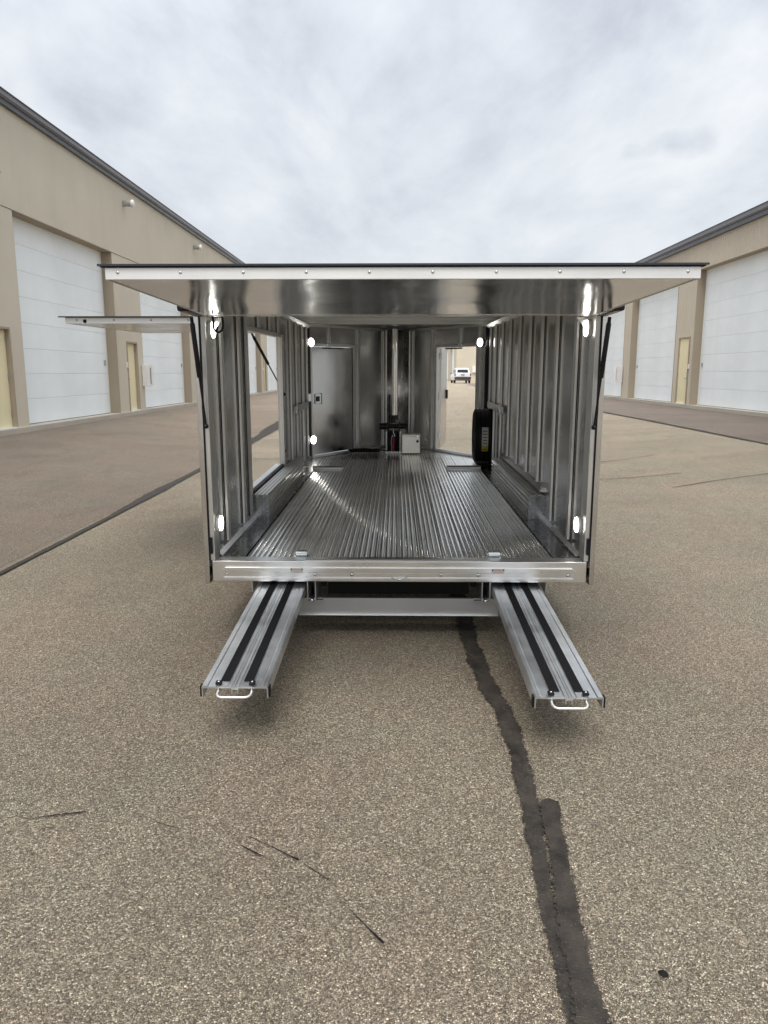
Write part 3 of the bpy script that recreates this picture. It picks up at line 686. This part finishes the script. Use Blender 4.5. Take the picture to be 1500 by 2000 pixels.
# header, roof, ceiling bows
hd = box('rear_header', M['liner'], -1.056, 1.056, .0, .065, 1.4525, 1.695, TR, .002)
box('roof_skin', M['skin'], -WO, WO, 0.06, YV + .02, 1.70, 1.708, TR)
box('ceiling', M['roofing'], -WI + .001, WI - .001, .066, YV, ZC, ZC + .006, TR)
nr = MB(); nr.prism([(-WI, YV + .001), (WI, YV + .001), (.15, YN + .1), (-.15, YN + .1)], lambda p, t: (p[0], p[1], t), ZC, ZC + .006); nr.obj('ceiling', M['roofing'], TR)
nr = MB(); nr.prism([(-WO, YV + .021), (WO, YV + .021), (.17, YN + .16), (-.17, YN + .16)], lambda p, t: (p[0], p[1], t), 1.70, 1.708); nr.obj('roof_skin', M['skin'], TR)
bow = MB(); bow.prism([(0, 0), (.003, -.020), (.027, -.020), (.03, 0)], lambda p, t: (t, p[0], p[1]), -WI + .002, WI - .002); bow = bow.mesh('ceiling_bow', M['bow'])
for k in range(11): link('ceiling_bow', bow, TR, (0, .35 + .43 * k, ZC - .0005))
for s in (-1, 1):
    cv = MB(); cv.prism([(s * WI, ZC - .06), (s * (WI - .014), ZC - .05), (s * (WI - .05), ZC - .014), (s * (WI - .06), ZC - .0225)] if False else [(s * (WI - .001), ZC - .055), (s * (WI - .012), ZC - .055), (s * (WI - .055), ZC - .024), (s * (WI - .055), ZC - .0228), (s * (WI - .001), ZC - .0228)], lambda p, t: (p[0], t, p[1]), .07, YV); cv.obj('ceiling_cove', M['rib'], TR)

# V nose: u along the wall from its outer end, d inwards
VL = math.hypot(WI - XN, YN - YV); CU, SU = (WI - XN) / VL, (YN - YV) / VL
def vp(s, u, z, d=0.0): return (s * (WI - CU * u - SU * d), YV + SU * u - CU * d, z)
def vbox(name, m, s, u0, u1, z0, z1, d0, d1, parent=TR, bev=0.0):
    mb = MB(); P = [vp(s, u, z, d) for z in (z0, z1) for d in (d0, d1) for u in (u0, u1)]
    mb.v = P
    for q in ((0, 2, 3, 1), (4, 5, 7, 6), (0, 1, 5, 4), (2, 6, 7, 3), (0, 4, 6, 2), (1, 3, 7, 5)): mb.f.append(q); mb.sm.append(False)
    return mb.obj(name, m, parent, None, bev)
DU = {-1: (.075, .885), 1: (.225, 1.02)}; DZ0, DZ1 = .125, 1.405
for s in (-1, 1):
    a, b = DU[s]
    for (u0, u1, z0, z1) in ((0, a, .07, ZC), (b, VL, .07, ZC), (a, b, DZ1, ZC), (a, b, .07, DZ0)):
        vbox('nose_liner', M['liner'], s, u0 + .0005, u1 - .0005, z0, z1, 0, -.008); vbox('nose_skin', M['skin'], s, u0 + .0005, u1 - .0005, z0, (1.699 if z1 == ZC else z1), -.035, -.041)
    fo = None
    f = MB()
    def vb(mb, u0, u1, z0, z1, d0, d1):
        i = len(mb.v); mb.v += [vp(s, u, z, d) for z in (z0, z1) for d in (d0, d1) for u in (u0, u1)]
        for q in ((0, 2, 3, 1), (4, 5, 7, 6), (0, 1, 5, 4), (2, 6, 7, 3), (0, 4, 6, 2), (1, 3, 7, 5)): mb.f.append(tuple(i + k for k in q)); mb.sm.append(False)
    vb(f, a - .035, a, DZ0 - .03, DZ1 + .035, -.043, .012); vb(f, b, b + .035, DZ0 - .03, DZ1 + .035, -.043, .012); vb(f, a, b, DZ1, DZ1 + .035, -.043, .012); vb(f, a, b, DZ0 - .03, DZ0, -.043, .012)
    f.obj('door_frame', M['rib'], TR, None, .002)
    vbox('corner_seal', M['gloss_black'], s, .004, .040 if s < 0 else .06, .11, ZC - .02, .0005, .006)
    for u in (b + .09, VL - .10): vbox('nose_rib', M['rib'], s, u, u + .045, .11, ZC - .03, .0005, .022, TR, .003)
    if s > 0: vbox('nose_rib', M['rib'], s, .15, .188, .11, ZC - .03, .0005, .02, TR, .003)
    vbox('nose_rib', M['rib'], s, (a + b) / 2 - .1, (a + b) / 2 - .06, DZ1 + .037, ZC - .03, .0005, .02, TR, .003)
    vbox('base_rail', M['rib'], s, .02, VL - .03, .0995, .118, .0135, .034, TR, .003)
    vbox('cove_rail', M['rib'], s, .0, VL, ZC - .03, ZC - .002, .0005, .03, TR, .004)
    # door closer bar above each door
    cl = vbox('door_closer', M['gloss_black'], s, a + .25, a + .58, DZ1 - .025, DZ1 - .008, .022, .036)
    vbox('closer_bracket', M['zinc'], s, a + .26, a + .33, DZ1 - .004, DZ1 + .045, .0125, .03, cl, .003)
# closed left door leaf with latch
a, b = DU[-1]
dl = vbox('nose_door', M['liner'], -1, a + .006, b - .006, DZ0 + .006, DZ1 - .006, -.030, -.002, TR, .004)
vbox('door_latch', M['zinc'], -1, a + .045, a + .155, .735, .855, -.0015, .012, dl, .004)
vbox('latch_paddle', M['gloss_black'], -1, a + .06, a + .115, .765, .825, .0125, .022, dl, .003)
vbox('latch_striker', M['zinc'], -1, a + .160, a + .172, .73, .86, -.0015, .018, dl, .002)
vbox('strike_plate', M['zinc'], -1, a - .10, a - .036, .77, .86, .0065, .012, TR, .002)
vbox('door_edge_seal', M['rubber'], -1, b - .0055, b - .0005, DZ0 + .006, DZ1 - .006, -.004, .004, dl)
# open right door leaf, swung out and forward about its nose-side hinge
a, b = DU[1]; hx, hy, _ = vp(1, b - .004, 0, -.045); ANG = R(81)
lx, ly = math.cos(ANG), math.sin(ANG); nx, ny = ly, -lx
def lf(name, m, q0, q1, z0, z1, d0, d1, parent=TR, bev=0.0):
    mb = MB(); mb.v = [(hx + lx * q + nx * d, hy + ly * q + ny * d, z) for z in (z0, z1) for d in (d0, d1) for q in (q0, q1)]
    for q in ((0, 2, 3, 1), (4, 5, 7, 6), (0, 1, 5, 4), (2, 6, 7, 3), (0, 4, 6, 2), (1, 3, 7, 5)): mb.f.append(q); mb.sm.append(False)
    return mb.obj(name, m, parent, None, bev)
dr = lf('nose_door', M['liner'], .004, .79, DZ0 + .006, DZ1 - .006, -.014, .014, TR, .003); dr['label'] = 'polished door leaf swung open on the right of the nose'
lf('door_latch', M['gloss_black'], .70, .775, .735, .855, .0145, .035, dr, .003); lf('latch_bolt', M['zinc'], .7905, .803, .77, .82, -.006, .006, dr)
for z in (.25, .75, 1.25): lf('hinge', M['zinc'], -.012, .0035, z, z + .09, -.012, .02, dr, .002)
# rounded nose cap, concave from inside
nc = MB(); n = 16; pts = []
ang0 = math.atan2(SU, CU)
cx_, r_ = 0.0, XN / math.sin(ang0) if False else XN
for k in range(n + 1):
    q = math.pi * k / n; pts.append((-XN * math.cos(q), YN + XN * .8 * math.sin(q)))
nc.v = [(x, y, z) for z in (.07, ZC) for x, y in pts]
for k in range(n): nc.f.append((k, k + 1, n + 2 + k, n + 1 + k)); nc.sm.append(True)
nco = nc.obj('nose_cap', M['chrome'], TR); 
sm_ = nco.modifiers.new('thickness', 'SOLIDIFY'); sm_.thickness = .006; sm_.offset = 1
col_ = MB(); col_.tube([(-.038, 5.66, .56), (-.038, 5.66, ZC - .026)], .036, 24); col_.obj('nose_column', M['column'], TR)
cap_ = MB(); cap_.tube([(-.038, 5.66, .50), (-.038, 5.66, .5595)], .045, 20); cap_.obj('column_foot', M['gloss_black'], TR)
box('nose_post', M['rib'], -.172, -.146, YN - .055, YN - .012, .10, ZC - .03, TR, .004); box('nose_post', M['rib'], .146, .172, YN - .055, YN - .012, .10, ZC - .03, TR, .004)
fp = MB(); fp.prism([(-.15, YN - .02), (.15, YN - .02), (.11, YN + .09), (-.11, YN + .09)], lambda p, t: (p[0], p[1], t), .066, .098); fp.obj('nose_floor', M['floor'], TR)
# wheel stops at the front of the deck
for x0, x1, d0 in ((-.905, -.585, 3.86), (.52, .885, 3.92)):
    wc = MB(); wc.prism([(d0, ZF + .0005), (d0, ZF + .018), (d0 + .012, ZF + .034), (d0 + .05, ZF + .034), (d0 + .075, ZF + .0005)], lambda p, t: (t, p[0], p[1]), x0, x1); wco = wc.obj('wheel_stop', M['rib'], TR, None, .002)
    box('stop_plate', M['rib'], x0 + .015, x1 - .01, d0 - .12, d0 - .001, ZF + .0003, ZF + .0035, wco)
# recessed tie-down rings near the sill
for x in (-.556, .543):
    p = MB(); p.lathe([(0, .0055), (.040, .0055), (.047, .003), (.049, 0)], (x, .125, ZF + .0005), (0, 0, 1), 28); po = p.obj('tie_down_pan', M['zinc'], TR)
    q = MB(); q.tube([(x - .036, .125, ZF + .006), (x - .036, .118, ZF + .026), (x - .028, .112, ZF + .036), (x + .028, .112, ZF + .036), (x + .036, .118, ZF + .026), (x + .036, .125, ZF + .006)], .007, 10); q.obj('tie_down_ring', M['zinc'], po)
    c = MB(); c.tube([(x - .030, .112, ZF + .032), (x + .030, .112, ZF + .032)], .018, 14); c.obj('ring_sleeve', M['zinc'], po)

# lit round LED lamps
def lamp(p, nrm, r=.048):
    h = MB(); h.lathe([(0, .0), (r, .0), (r, .012), (r * .93, .020), (r * .80, .021)], p, nrm, 28); ho = h.obj('interior_light', M['plastic'], TR)
    l = MB(); l.lathe([(r * .90, .0205), (r * .86, .027), (r * .5, .031), (0, .032)], p, nrm, 28); l.obj('light_lens', M['led'], ho)
lamp((-1.0295, .085, 1.384), (1, 0, 0)); lamp((-1.0295, .080, .318), (1, 0, 0)); lamp((1.0295, .115, 1.391), (-1, 0, 0)); lamp((1.0295, .115, .308), (-1, 0, 0))
for s, u, z in ((-1, .035, 1.448), (-1, .045, .318), (1, .13, 1.448), (1, .10, .318)):
    lamp(vp(s, u, z, .010), (-s * SU, -CU, 0), .052)

# ---- rear hatch, raised
HS = 0.0275
def hp(y): return 1.4535 - HS * y              # underside height along the hatch (y negative outwards)
hs = MB(); HX, HY = 1.032, -1.372
def hbox(mb, x0, x1, y0, y1, b0, b1):
    mb.v += [(x, y, hp(y) + b) for b in (b0, b1) for y in (y0, y1) for x in (x0, x1)]
    i = len(mb.v) - 8
    for q in ((0, 2, 3, 1), (4, 5, 7, 6), (0, 1, 5, 4), (2, 6, 7, 3), (0, 4, 6, 2), (1, 3, 7, 5)): mb.f.append(tuple(i + k for k in q)); mb.sm.append(False)
hatch = bpy.data.objects.new('rear_hatch', None); col.objects.link(hatch); hatch.parent = TR; hatch['label'] = 'raised rear hatch with polished underside and dark outer skin'
m_ = MB(); 
NXh, NYh = 40, 24                               # slightly oil-canned sheet
rd = random.Random(4); 
for j in range(NYh + 1):
    for i in range(NXh + 1):
        x = -HX + .012 + (2 * HX - .024) * i / NXh; y = HY + .012 + (-HY - .02) * j / NYh
        e = min(1, (HX - abs(x)) / .12) * min(1, (y - HY) / .12) * min(1, -y / .10 + .05)
        m_.v.append((x, y, hp(y) + .002 + e * (.0022 * math.sin(x * 5.1 + .6) * math.sin(y * 4.4 + 1.1) + .0012 * math.sin(x * 11 + y * 7))))
for j in range(NYh):
    for i in range(NXh):
        q = j * (NXh + 1) + i; m_.f.append((q, q + NXh + 1, q + NXh + 2, q + 1)); m_.sm.append(True)
m_.obj('hatch_panel', M['hatch'], hatch)
f = MB(); hbox(f, -HX, HX, HY, HY + .010, 0, .041); fo = f.obj('hatch_edge', M['trim'], hatch, None, .002)
for s in (-1, 1):
    f = MB(); hbox(f, min(s * HX, s * (HX - .010)), max(s * HX, s * (HX - .010)), HY + .0105, -.012, 0, .041); f.obj('hatch_edge', M['rib'], hatch, None, .002)
f = MB(); hbox(f, -1.054, 1.054, HY - .012, -.005, .0445, .0515); f.obj('hatch_skin', M['skin'], hatch)
f = MB(); hbox(f, -1.044, 1.044, HY - .008, HY + .03, .0413, .0443); f.obj('hatch_seal', M['rubber'], hatch)
for k in range(10):
    x = -HX + .045 + (2 * HX - .09) * k / 9; mb = MB(); mb.lathe([(0, .003), (.004, .0026), (.0055, .0015), (.006, 0)], (x, HY, hp(HY) + .024), (0, -1, 0), 12); mb.obj('rivet', M['zinc'], hatch)
hg = MB(); hg.tube([(-1.05, -.004, 1.462), (1.05, -.004, 1.462)], .007, 10); hg.obj('hatch_hinge', M['rib'], hatch)
for s in (-1, 1):
    cp = MB(); hbox(cp, min(s * 1.034, s * 1.092), max(s * 1.034, s * 1.092), -.30, -.012, -.006, .0445); cp.obj('hatch_corner_cap', M['gloss_black'], hatch, None, .012)
def strut(p0, p1, split=.54, r=.013, parent=TR):
    p0, p1 = Vector(p0), Vector(p1); m1 = p0.lerp(p1, .05); m2 = p0.lerp(p1, split)
    a = MB(); a.tube([p0, m1], r * .7, 10); a.tube([m1, m1.lerp(m2, .02), m1.lerp(m2, .98), m2], r, 14, True, [r * .8, r, r, r * .8]); o = a.obj('gas_strut', M['gloss_black'], parent)
    b = MB(); b.tube([m2.lerp(p0, .01), p1], r * .45, 10); b.obj('strut_rod', M['gloss_black'], o)
    c = MB(); c.lathe([(0, -.012), (.010, -.009), (.013, 0), (.010, .009), (0, .012)], p1, (0, 1, 0), 12); c.obj('strut_joint', M['gloss_black'], o)
strut((-1.066, -.125, 1.437), (-1.043, -.015, .872)); strut((1.068, -.115, 1.437), (1.043, -.015, .868))

# ---- side flap, raised on the left
sf = bpy.data.objects.new('side_flap', None); col.objects.link(sf); sf.parent = TR; sf['label'] = 'raised side flap on the left with polished underside'
XA, XB, ZS = -2.285, -1.10, 1.474
box('flap_panel', M['liner'], XA + .012, XB, OY0 - .03, OY1 + .03, ZS + .002, ZS + .006, sf)
box('flap_skin', M['skin'], XA - .035, XB, OY0 - .075, OY1 + .075, ZS + .0405, ZS + .048, sf)
box('flap_edge', M['trim'], XA, XB, OY0 - .045, OY0 - .033, ZS, ZS + .040, sf, .002); box('flap_edge', M['trim'], XA, XB, OY1 + .033, OY1 + .045, ZS, ZS + .040, sf, .002); box('flap_edge', M['rib'], XA, XA + .011, OY0 - .032, OY1 + .032, ZS, ZS + .040, sf, .002)
hb = MB(); hb.tube([(XB + .008, OY0 - .03, ZS + .03), (XB + .008, OY1 + .03, ZS + .03)], .010, 10); hb.obj('flap_hinge', M['rib'], sf)
for k in range(5):
    mb = MB(); mb.lathe([(0, .0045), (.005, .004), (.0075, .002), (.008, 0)], (XA + .08 + .255 * k, OY0 - .045, ZS + .022), (0, -1, 0), 10); mb.obj('rivet', M['zinc'], sf)
mb = MB(); mb.lathe([(0, .004), (.012, .004), (.013, 0)], (XA + .135, OY0 - .045, ZS + .016), (0, -1, 0), 12); mb.obj('latch_hole', M['rubber'], sf)
strut((-1.30, 2.76, 1.468), (-1.035, 2.86, .93), .5, .013)
mb = box('strut_bracket', M['zinc'], -1.33, -1.27, 2.70, 2.80, 1.4695, 1.4755, sf)

# ---- underside
rb = box('rear_beam', M['beam'], -.57, .57, .045, .065, -.205, -.110, TR)
box('beam_lip', M['trim'], -.57, .57, .030, .066, -.2095, -.2055, rb, .001); box('beam_flange', M['under'], -.57, .57, .066, .16, -.2095, -.2055, rb)
for s in (-1, 1):
    hgm = MB(); hgm.box(*sorted((s * .512, s * .518)), .01, .30, -.118, -.0005); hgm.box(*sorted((s * .468, s * .474)), .01, .30, -.118, -.0005); hgm.box(*sorted((s * .468, s * .518)), .01, .30, -.122, -.1185); hgm.box(*sorted((s * .43, s * .467)), .01, .05, -.116, -.112)
    ho = hgm.obj('ramp_hanger', M['beam'], TR)
    mb = MB(); mb.lathe([(0, .010), (.010, .009), (.012, 0)], (s * .493, .03, -.1183), (0, 0, 1), 8); mb.obj('hanger_bolt', M['zinc'], ho)
    box('ramp_guide', M['beam'], s * .826, s * .832, .01, 1.6, -.065, -.0005, TR)
    box('chassis_rail', M['under'], s * .44, s * .50, .31, 6.0, -.12, -.001, TR)
box('blackout_crossmember', M['under'], -.436, .436, .42, .47, -.20, -.002, TR)  # added dark bar, blocks light so the gap above the beam stays black
box('underbody', M['under'], -1.07, 1.07, .11, 4.85, .002, .019, TR)
ax_ = MB()
for y in (2.05, 2.80): ax_.tube([(-.9, y, -.11), (.9, y, -.11)], .03, 10)
ax_.obj('axle', M['under'], TR)
for s in (-1, 1):
    for y in (2.05, 2.80):
        t = MB(); t.lathe([(.12, -.07), (.20, -.075), (.222, -.05), (.225, 0), (.222, .05), (.20, .075), (.12, .07)], (s * .975, y, -.118 + .012 * 0), (1, 0, 0), 32, True); wo = t.obj('wheel', M['tyre'], TR)
        r2 = MB(); r2.lathe([(0, .04 * s), (.05, .04 * s), (.08, .02 * s), (.12, .06 * s), (.125, .065 * s)], (s * .975, y, -.118), (1, 0, 0), 24); r2.obj('rim', M['zinc'], wo)
tg = MB()
for s in (-1, 1): tg.tube([(s * .45, 5.6, -.05), (s * .04, 7.35, -.05)], .045, 8)
tg.obj('drawbar', M['under'], TR)
cp = MB(); cp.box(-.05, .05, 7.28, 7.55, -.08, .02); cp.obj('coupler', M['beam'], TR, None, .02)
jk = MB(); jk.tube([(0, 7.0, -.395), (0, 7.0, .45)], .03, 12); jk.lathe([(0, -.405), (.09, -.40), (.09, -.395), (.03, -.36)], (0, 7.0, -.02), (0, 0, 1), 16); jk.obj('tongue_jack', M['under'], TR)

# ------------------------------------------------------------------ pulled-out ramps
def ramp_thing(xc, yend, label):
    z0 = -.030; slope = .033; L0 = 1.75
    o = thing('loading_ramp', label, 'ramp', TM @ Vector((xc, yend, z0 + slope * yend)), (TROT + slope, 0, 0), 'loading ramps pulled out under the trailer sill')
    W = .134
    # extruded deck: two hollow planks with raised edges and a centre joint, legs folding down
    prof = [(-W, 0), (-W + .006, .003), (-.112, .003), (-.108, 0), (-.072, 0), (-.069, .0025), (-.030, .0025), (-.027, 0), (-.020, 0), (-.017, .004), (-.012, .004), (-.009, 0), (-.0015, 0), (-.001, -.006)]
    prof = prof + [(-x, z) for x, z in prof[::-1]]
    under = [(W, -.046), (W - .005, -.046), (W - .005, -.006), (.069, -.006), (.069, -.030), (.065, -.030), (.065, -.006), (.014, -.006), (.014, -.028), (.010, -.028), (.010, -.012)]
    under = under + [(-x, z) for x, z in under[::-1]]
    mb = MB(); mb.prism((prof + under)[::-1], lambda p, t: (p[0], t, p[1]), 0, L0); mb.obj('ramp_deck', M['ramp'], o)
    for s in (-1, 1):
        box('grip_strip', M['grip'], s * .0285, s * .0675, .045, L0 - .1, .003, .0045, o)
        c = box('stop_block', M['rubber'], s * .056, s * .080, .008, .034, .003, .015, o, .003)
        k = MB(); k.lathe([(0, .003), (.004, .002), (.0045, 0)], (s * .068, .02, .015), (0, 0, 1), 10); k.obj('stop_screw', M['zinc'], c)
        ec = MB(); ec.box(*sorted((s * (W + .0005), s * (W + .008))), .002, .03, -.044, .002); ec.obj('end_cap', M['rubber'], o, None, .002)
    h = MB(); h.tube([(-.068, .02, -.018), (-.068, -.020, -.022), (-.060, -.036, -.024), (-.048, -.042, -.0245), (.048, -.042, -.0245), (.060, -.036, -.024), (.068, -.020, -.022), (.068, .02, -.018)], .0052, 12); h.obj('pull_handle', M['trim'], o)
    return o
ramp_thing(-.662, -1.262, 'left aluminium ramp with two black grip strips, away from the dark crack')
ramp_thing(.662, -1.335, 'right aluminium ramp with two black grip strips, beside the dark crack seal')

# ------------------------------------------------------------------ things inside the trailer
# spare tyre
st = tthing('spare_tyre', 'black spare tyre with white and yellow label, standing at the right wall', 'tyre', (.955, 4.50, ZF + .003), R(-3))
RR, TW = .300, .105
tp = [(.195, -TW * .78), (.23, -TW * .98), (.262, -TW), (.284, -TW * .90), (.296, -TW * .74)]
for k, gx in enumerate((-.5, -.17, .17, .5)):
    tp += [(RR, (gx - .13) * TW * 1.3), (RR, (gx - .045) * TW * 1.3), (RR - .008, (gx - .03) * TW * 1.3), (RR - .008, (gx + .03) * TW * 1.3), (RR, (gx + .045) * TW * 1.3)]
tp += [(.296, TW * .74), (.284, TW * .90), (.262, TW), (.23, TW * .98), (.195, TW * .78)]
t = MB(); t.lathe(tp, (0, 0, RR), (1, 0, 0), 56); t.obj('tyre', M['tyre'], st)
t = MB(); t.lathe([(.20, -TW * .78), (.188, -TW * .80), (.18, -TW * .6), (.165, -.02), (.10, -.045), (.045, -.05), (.04, -.03), (0, -.03)], (0, 0, RR), (1, 0, 0), 40); t.obj('rim', M['trim'], st)
lb = MB()
def lab(x0, x1, a0, a1, r=RR + .0022, n=8):
    mb = MB()
    for k in range(n):
        q0 = a0 + (a1 - a0) * k / n; q1 = a0 + (a1 - a0) * (k + 1) / n
        P = lambda x, q: (x, -r * math.cos(q), RR + r * math.sin(q))
        mb.face([P(x0, q0), P(x1, q0), P(x1, q1), P(x0, q1)], True)
    return mb
lo = lab(-.02, .05, R(-18), R(22)).obj('tyre_label', M['label_white'], st); lab(-.02, .05, R(-30), R(-18.3)).obj('label_band', M['label_yellow'], lo)
for a in (-26, -12, -6, 0, 7, 13): lab(-.012 if a % 2 else -.006, .036, R(a), R(a + 1.6), RR + .0032, 2).obj('label_line', M['label_ink'], lo)

# winch on its stand
wn = tthing('winch', 'black electric winch on a small stand in the nose with a red strap', 'winch', (-.055, 5.50, ZF))
b = MB(); b.tube([(-.175, 0, .325), (-.075, 0, .325)], .042, 18); b.tube([(.075, 0, .325), (.165, 0, .330)], .036, 18); b.obj('winch_motor', M['gloss_black'], wn)
b = MB(); b.lathe([(.042, -.075), (.048, -.072), (.028, -.065), (.028, .065), (.048, .072), (.042, .075)], (0, 0, .325), (1, 0, 0), 20); b.obj('winch_drum', M['tyre'], wn)
b = MB(); b.box(-.11, .11, -.05, .05, .262, .274); b.box(-.085, -.073, -.05, .05, .2745, .38); b.box(.073, .085, -.05, .05, .2745, .38); b.obj('winch_mount', M['gloss_black'], wn, None, .003)
for s in (-1, 1):
    mb = MB(); mb.tube([(s * .085, -.045, 0), (s * .085, -.045, .262)], .008, 8); mb.obj('stand_leg', M['zinc'], wn); mb = MB(); mb.tube([(s * .085, .045, 0), (s * .085, .045, .262)], .008, 8); mb.obj('stand_leg', M['zinc'], wn)
    mb = MB(); mb.lathe([(0, .005), (.007, .004), (.008, 0)], (s * .095, -.05, .268), (0, -1, 0), 10); mb.obj('mount_bolt', M['zinc'], wn)
box('stand_foot', M['zinc'], -.10, .10, -.06, .06, 0.0, .006, wn); box('stand_back', M['under'], -.09, .09, .048, .056, .006, .262, wn)
hk = MB(); hk.tube([(0, -.062, .28), (0.0, -.066, .245), (.016, -.068, .225), (.018, -.068, .205), (0, -.068, .192), (-.016, -.068, .205), (-.012, -.068, .22)], .006, 8); hk.obj('hook', M['zinc'], wn)
rs = MB(); rs.prism([(-.012, .20), (.012, .20), (.016, .12), (.010, .06), (.016, .008), (-.014, .008), (-.018, .06), (-.010, .12)], lambda p, t: (p[0], t, p[1]), -.075, -.070); rs.obj('red_strap', M['red'], wn)
rs = MB(); rs.tube([(-.02, -.06, .20), (-.028, -.065, .13), (-.022, -.065, .07), (-.026, -.065, .01)], .005, 6); rs.obj('white_cord', M['label_white'], wn)
sn = MB(); sn.tube([(.0, -.02, .37), (.0, -.015, .45)], .030, 14); sn.obj('control_socket', M['gloss_black'], wn)
cbx = MB(); cbx.tube([(-.045, -.01, .37), (-.052, .02, .5), (-.05, .05, .62), (-.052, .05, .72)], .009, 8); cbx.obj('cable', M['gloss_black'], wn)
# battery box
bb = tthing('battery_box', 'small brushed metal battery box with a padlock, beside the winch', 'battery box', (.166, 5.42, ZF + .001))
box('case', M['grey_case'], -.112, .112, -.09, .09, 0, .215, bb, .004); box('lid', M['grey_case'], -.116, .116, -.094, .094, .2155, .236, bb, .004)
pl = MB(); pl.box(.065, .095, -.108, -.0965, .135, .165); po = pl.obj('padlock', M['gloss_black'], bb, None, .006)
pl = MB(); pl.tube([(.072, -.102, .165), (.072, -.102, .185), (.076, -.102, .196), (.084, -.102, .196), (.088, -.102, .185), (.088, -.102, .165)], .003, 6); pl.obj('shackle', M['zinc'], po)
box('hasp', M['zinc'], .07, .09, -.0975, -.0945, .17, .225, bb)
# coiled cable on the floor
cc = tthing('power_cable', 'loose black cable coiled on the ribbed floor left of the winch', 'cable', (-.42, 5.42, ZF))
pts = []
for k in range(70):
    q = k * .36; r = .11 + .02 * math.sin(k * .9); pts.append((math.cos(q) * r * 1.5 + .02 * math.sin(k), math.sin(q) * r * .7, .010 + .012 * (k / 24.0)))
pts += [(.22, .02, .03), (.30, .03, .012), (.33, .05, .012)]
mb = MB(); mb.tube(pts, .008, 6); mb.obj('cable', M['rubber'], cc)
# strap loop hanging at the hatch corner
pls = tthing('pull_strap', 'black rubber strap looped under the hatch at its left corner', 'strap', (-.955, -.02, 1.45))
pts = [(-.026 + .003 * math.sin(k), -.006, 0.0 - .02 * k) for k in range(3)] + [(-.024, -.006, -.06), (-.014, -.006, -.078), (0.004, -.006, -.084), (.020, -.006, -.074), (.026, -.006, -.055), (.027, -.006, -.03), (.024, -.006, -.0)]
mb = MB(); mb.tube(pts, .0065, 8); mb.obj('strap_loop', M['rubber'], pls); mb = MB(); mb.box(-.032, .032, -.012, 0.0, -.003, .0045); mb.obj('strap_tab', M['zinc'], pls)
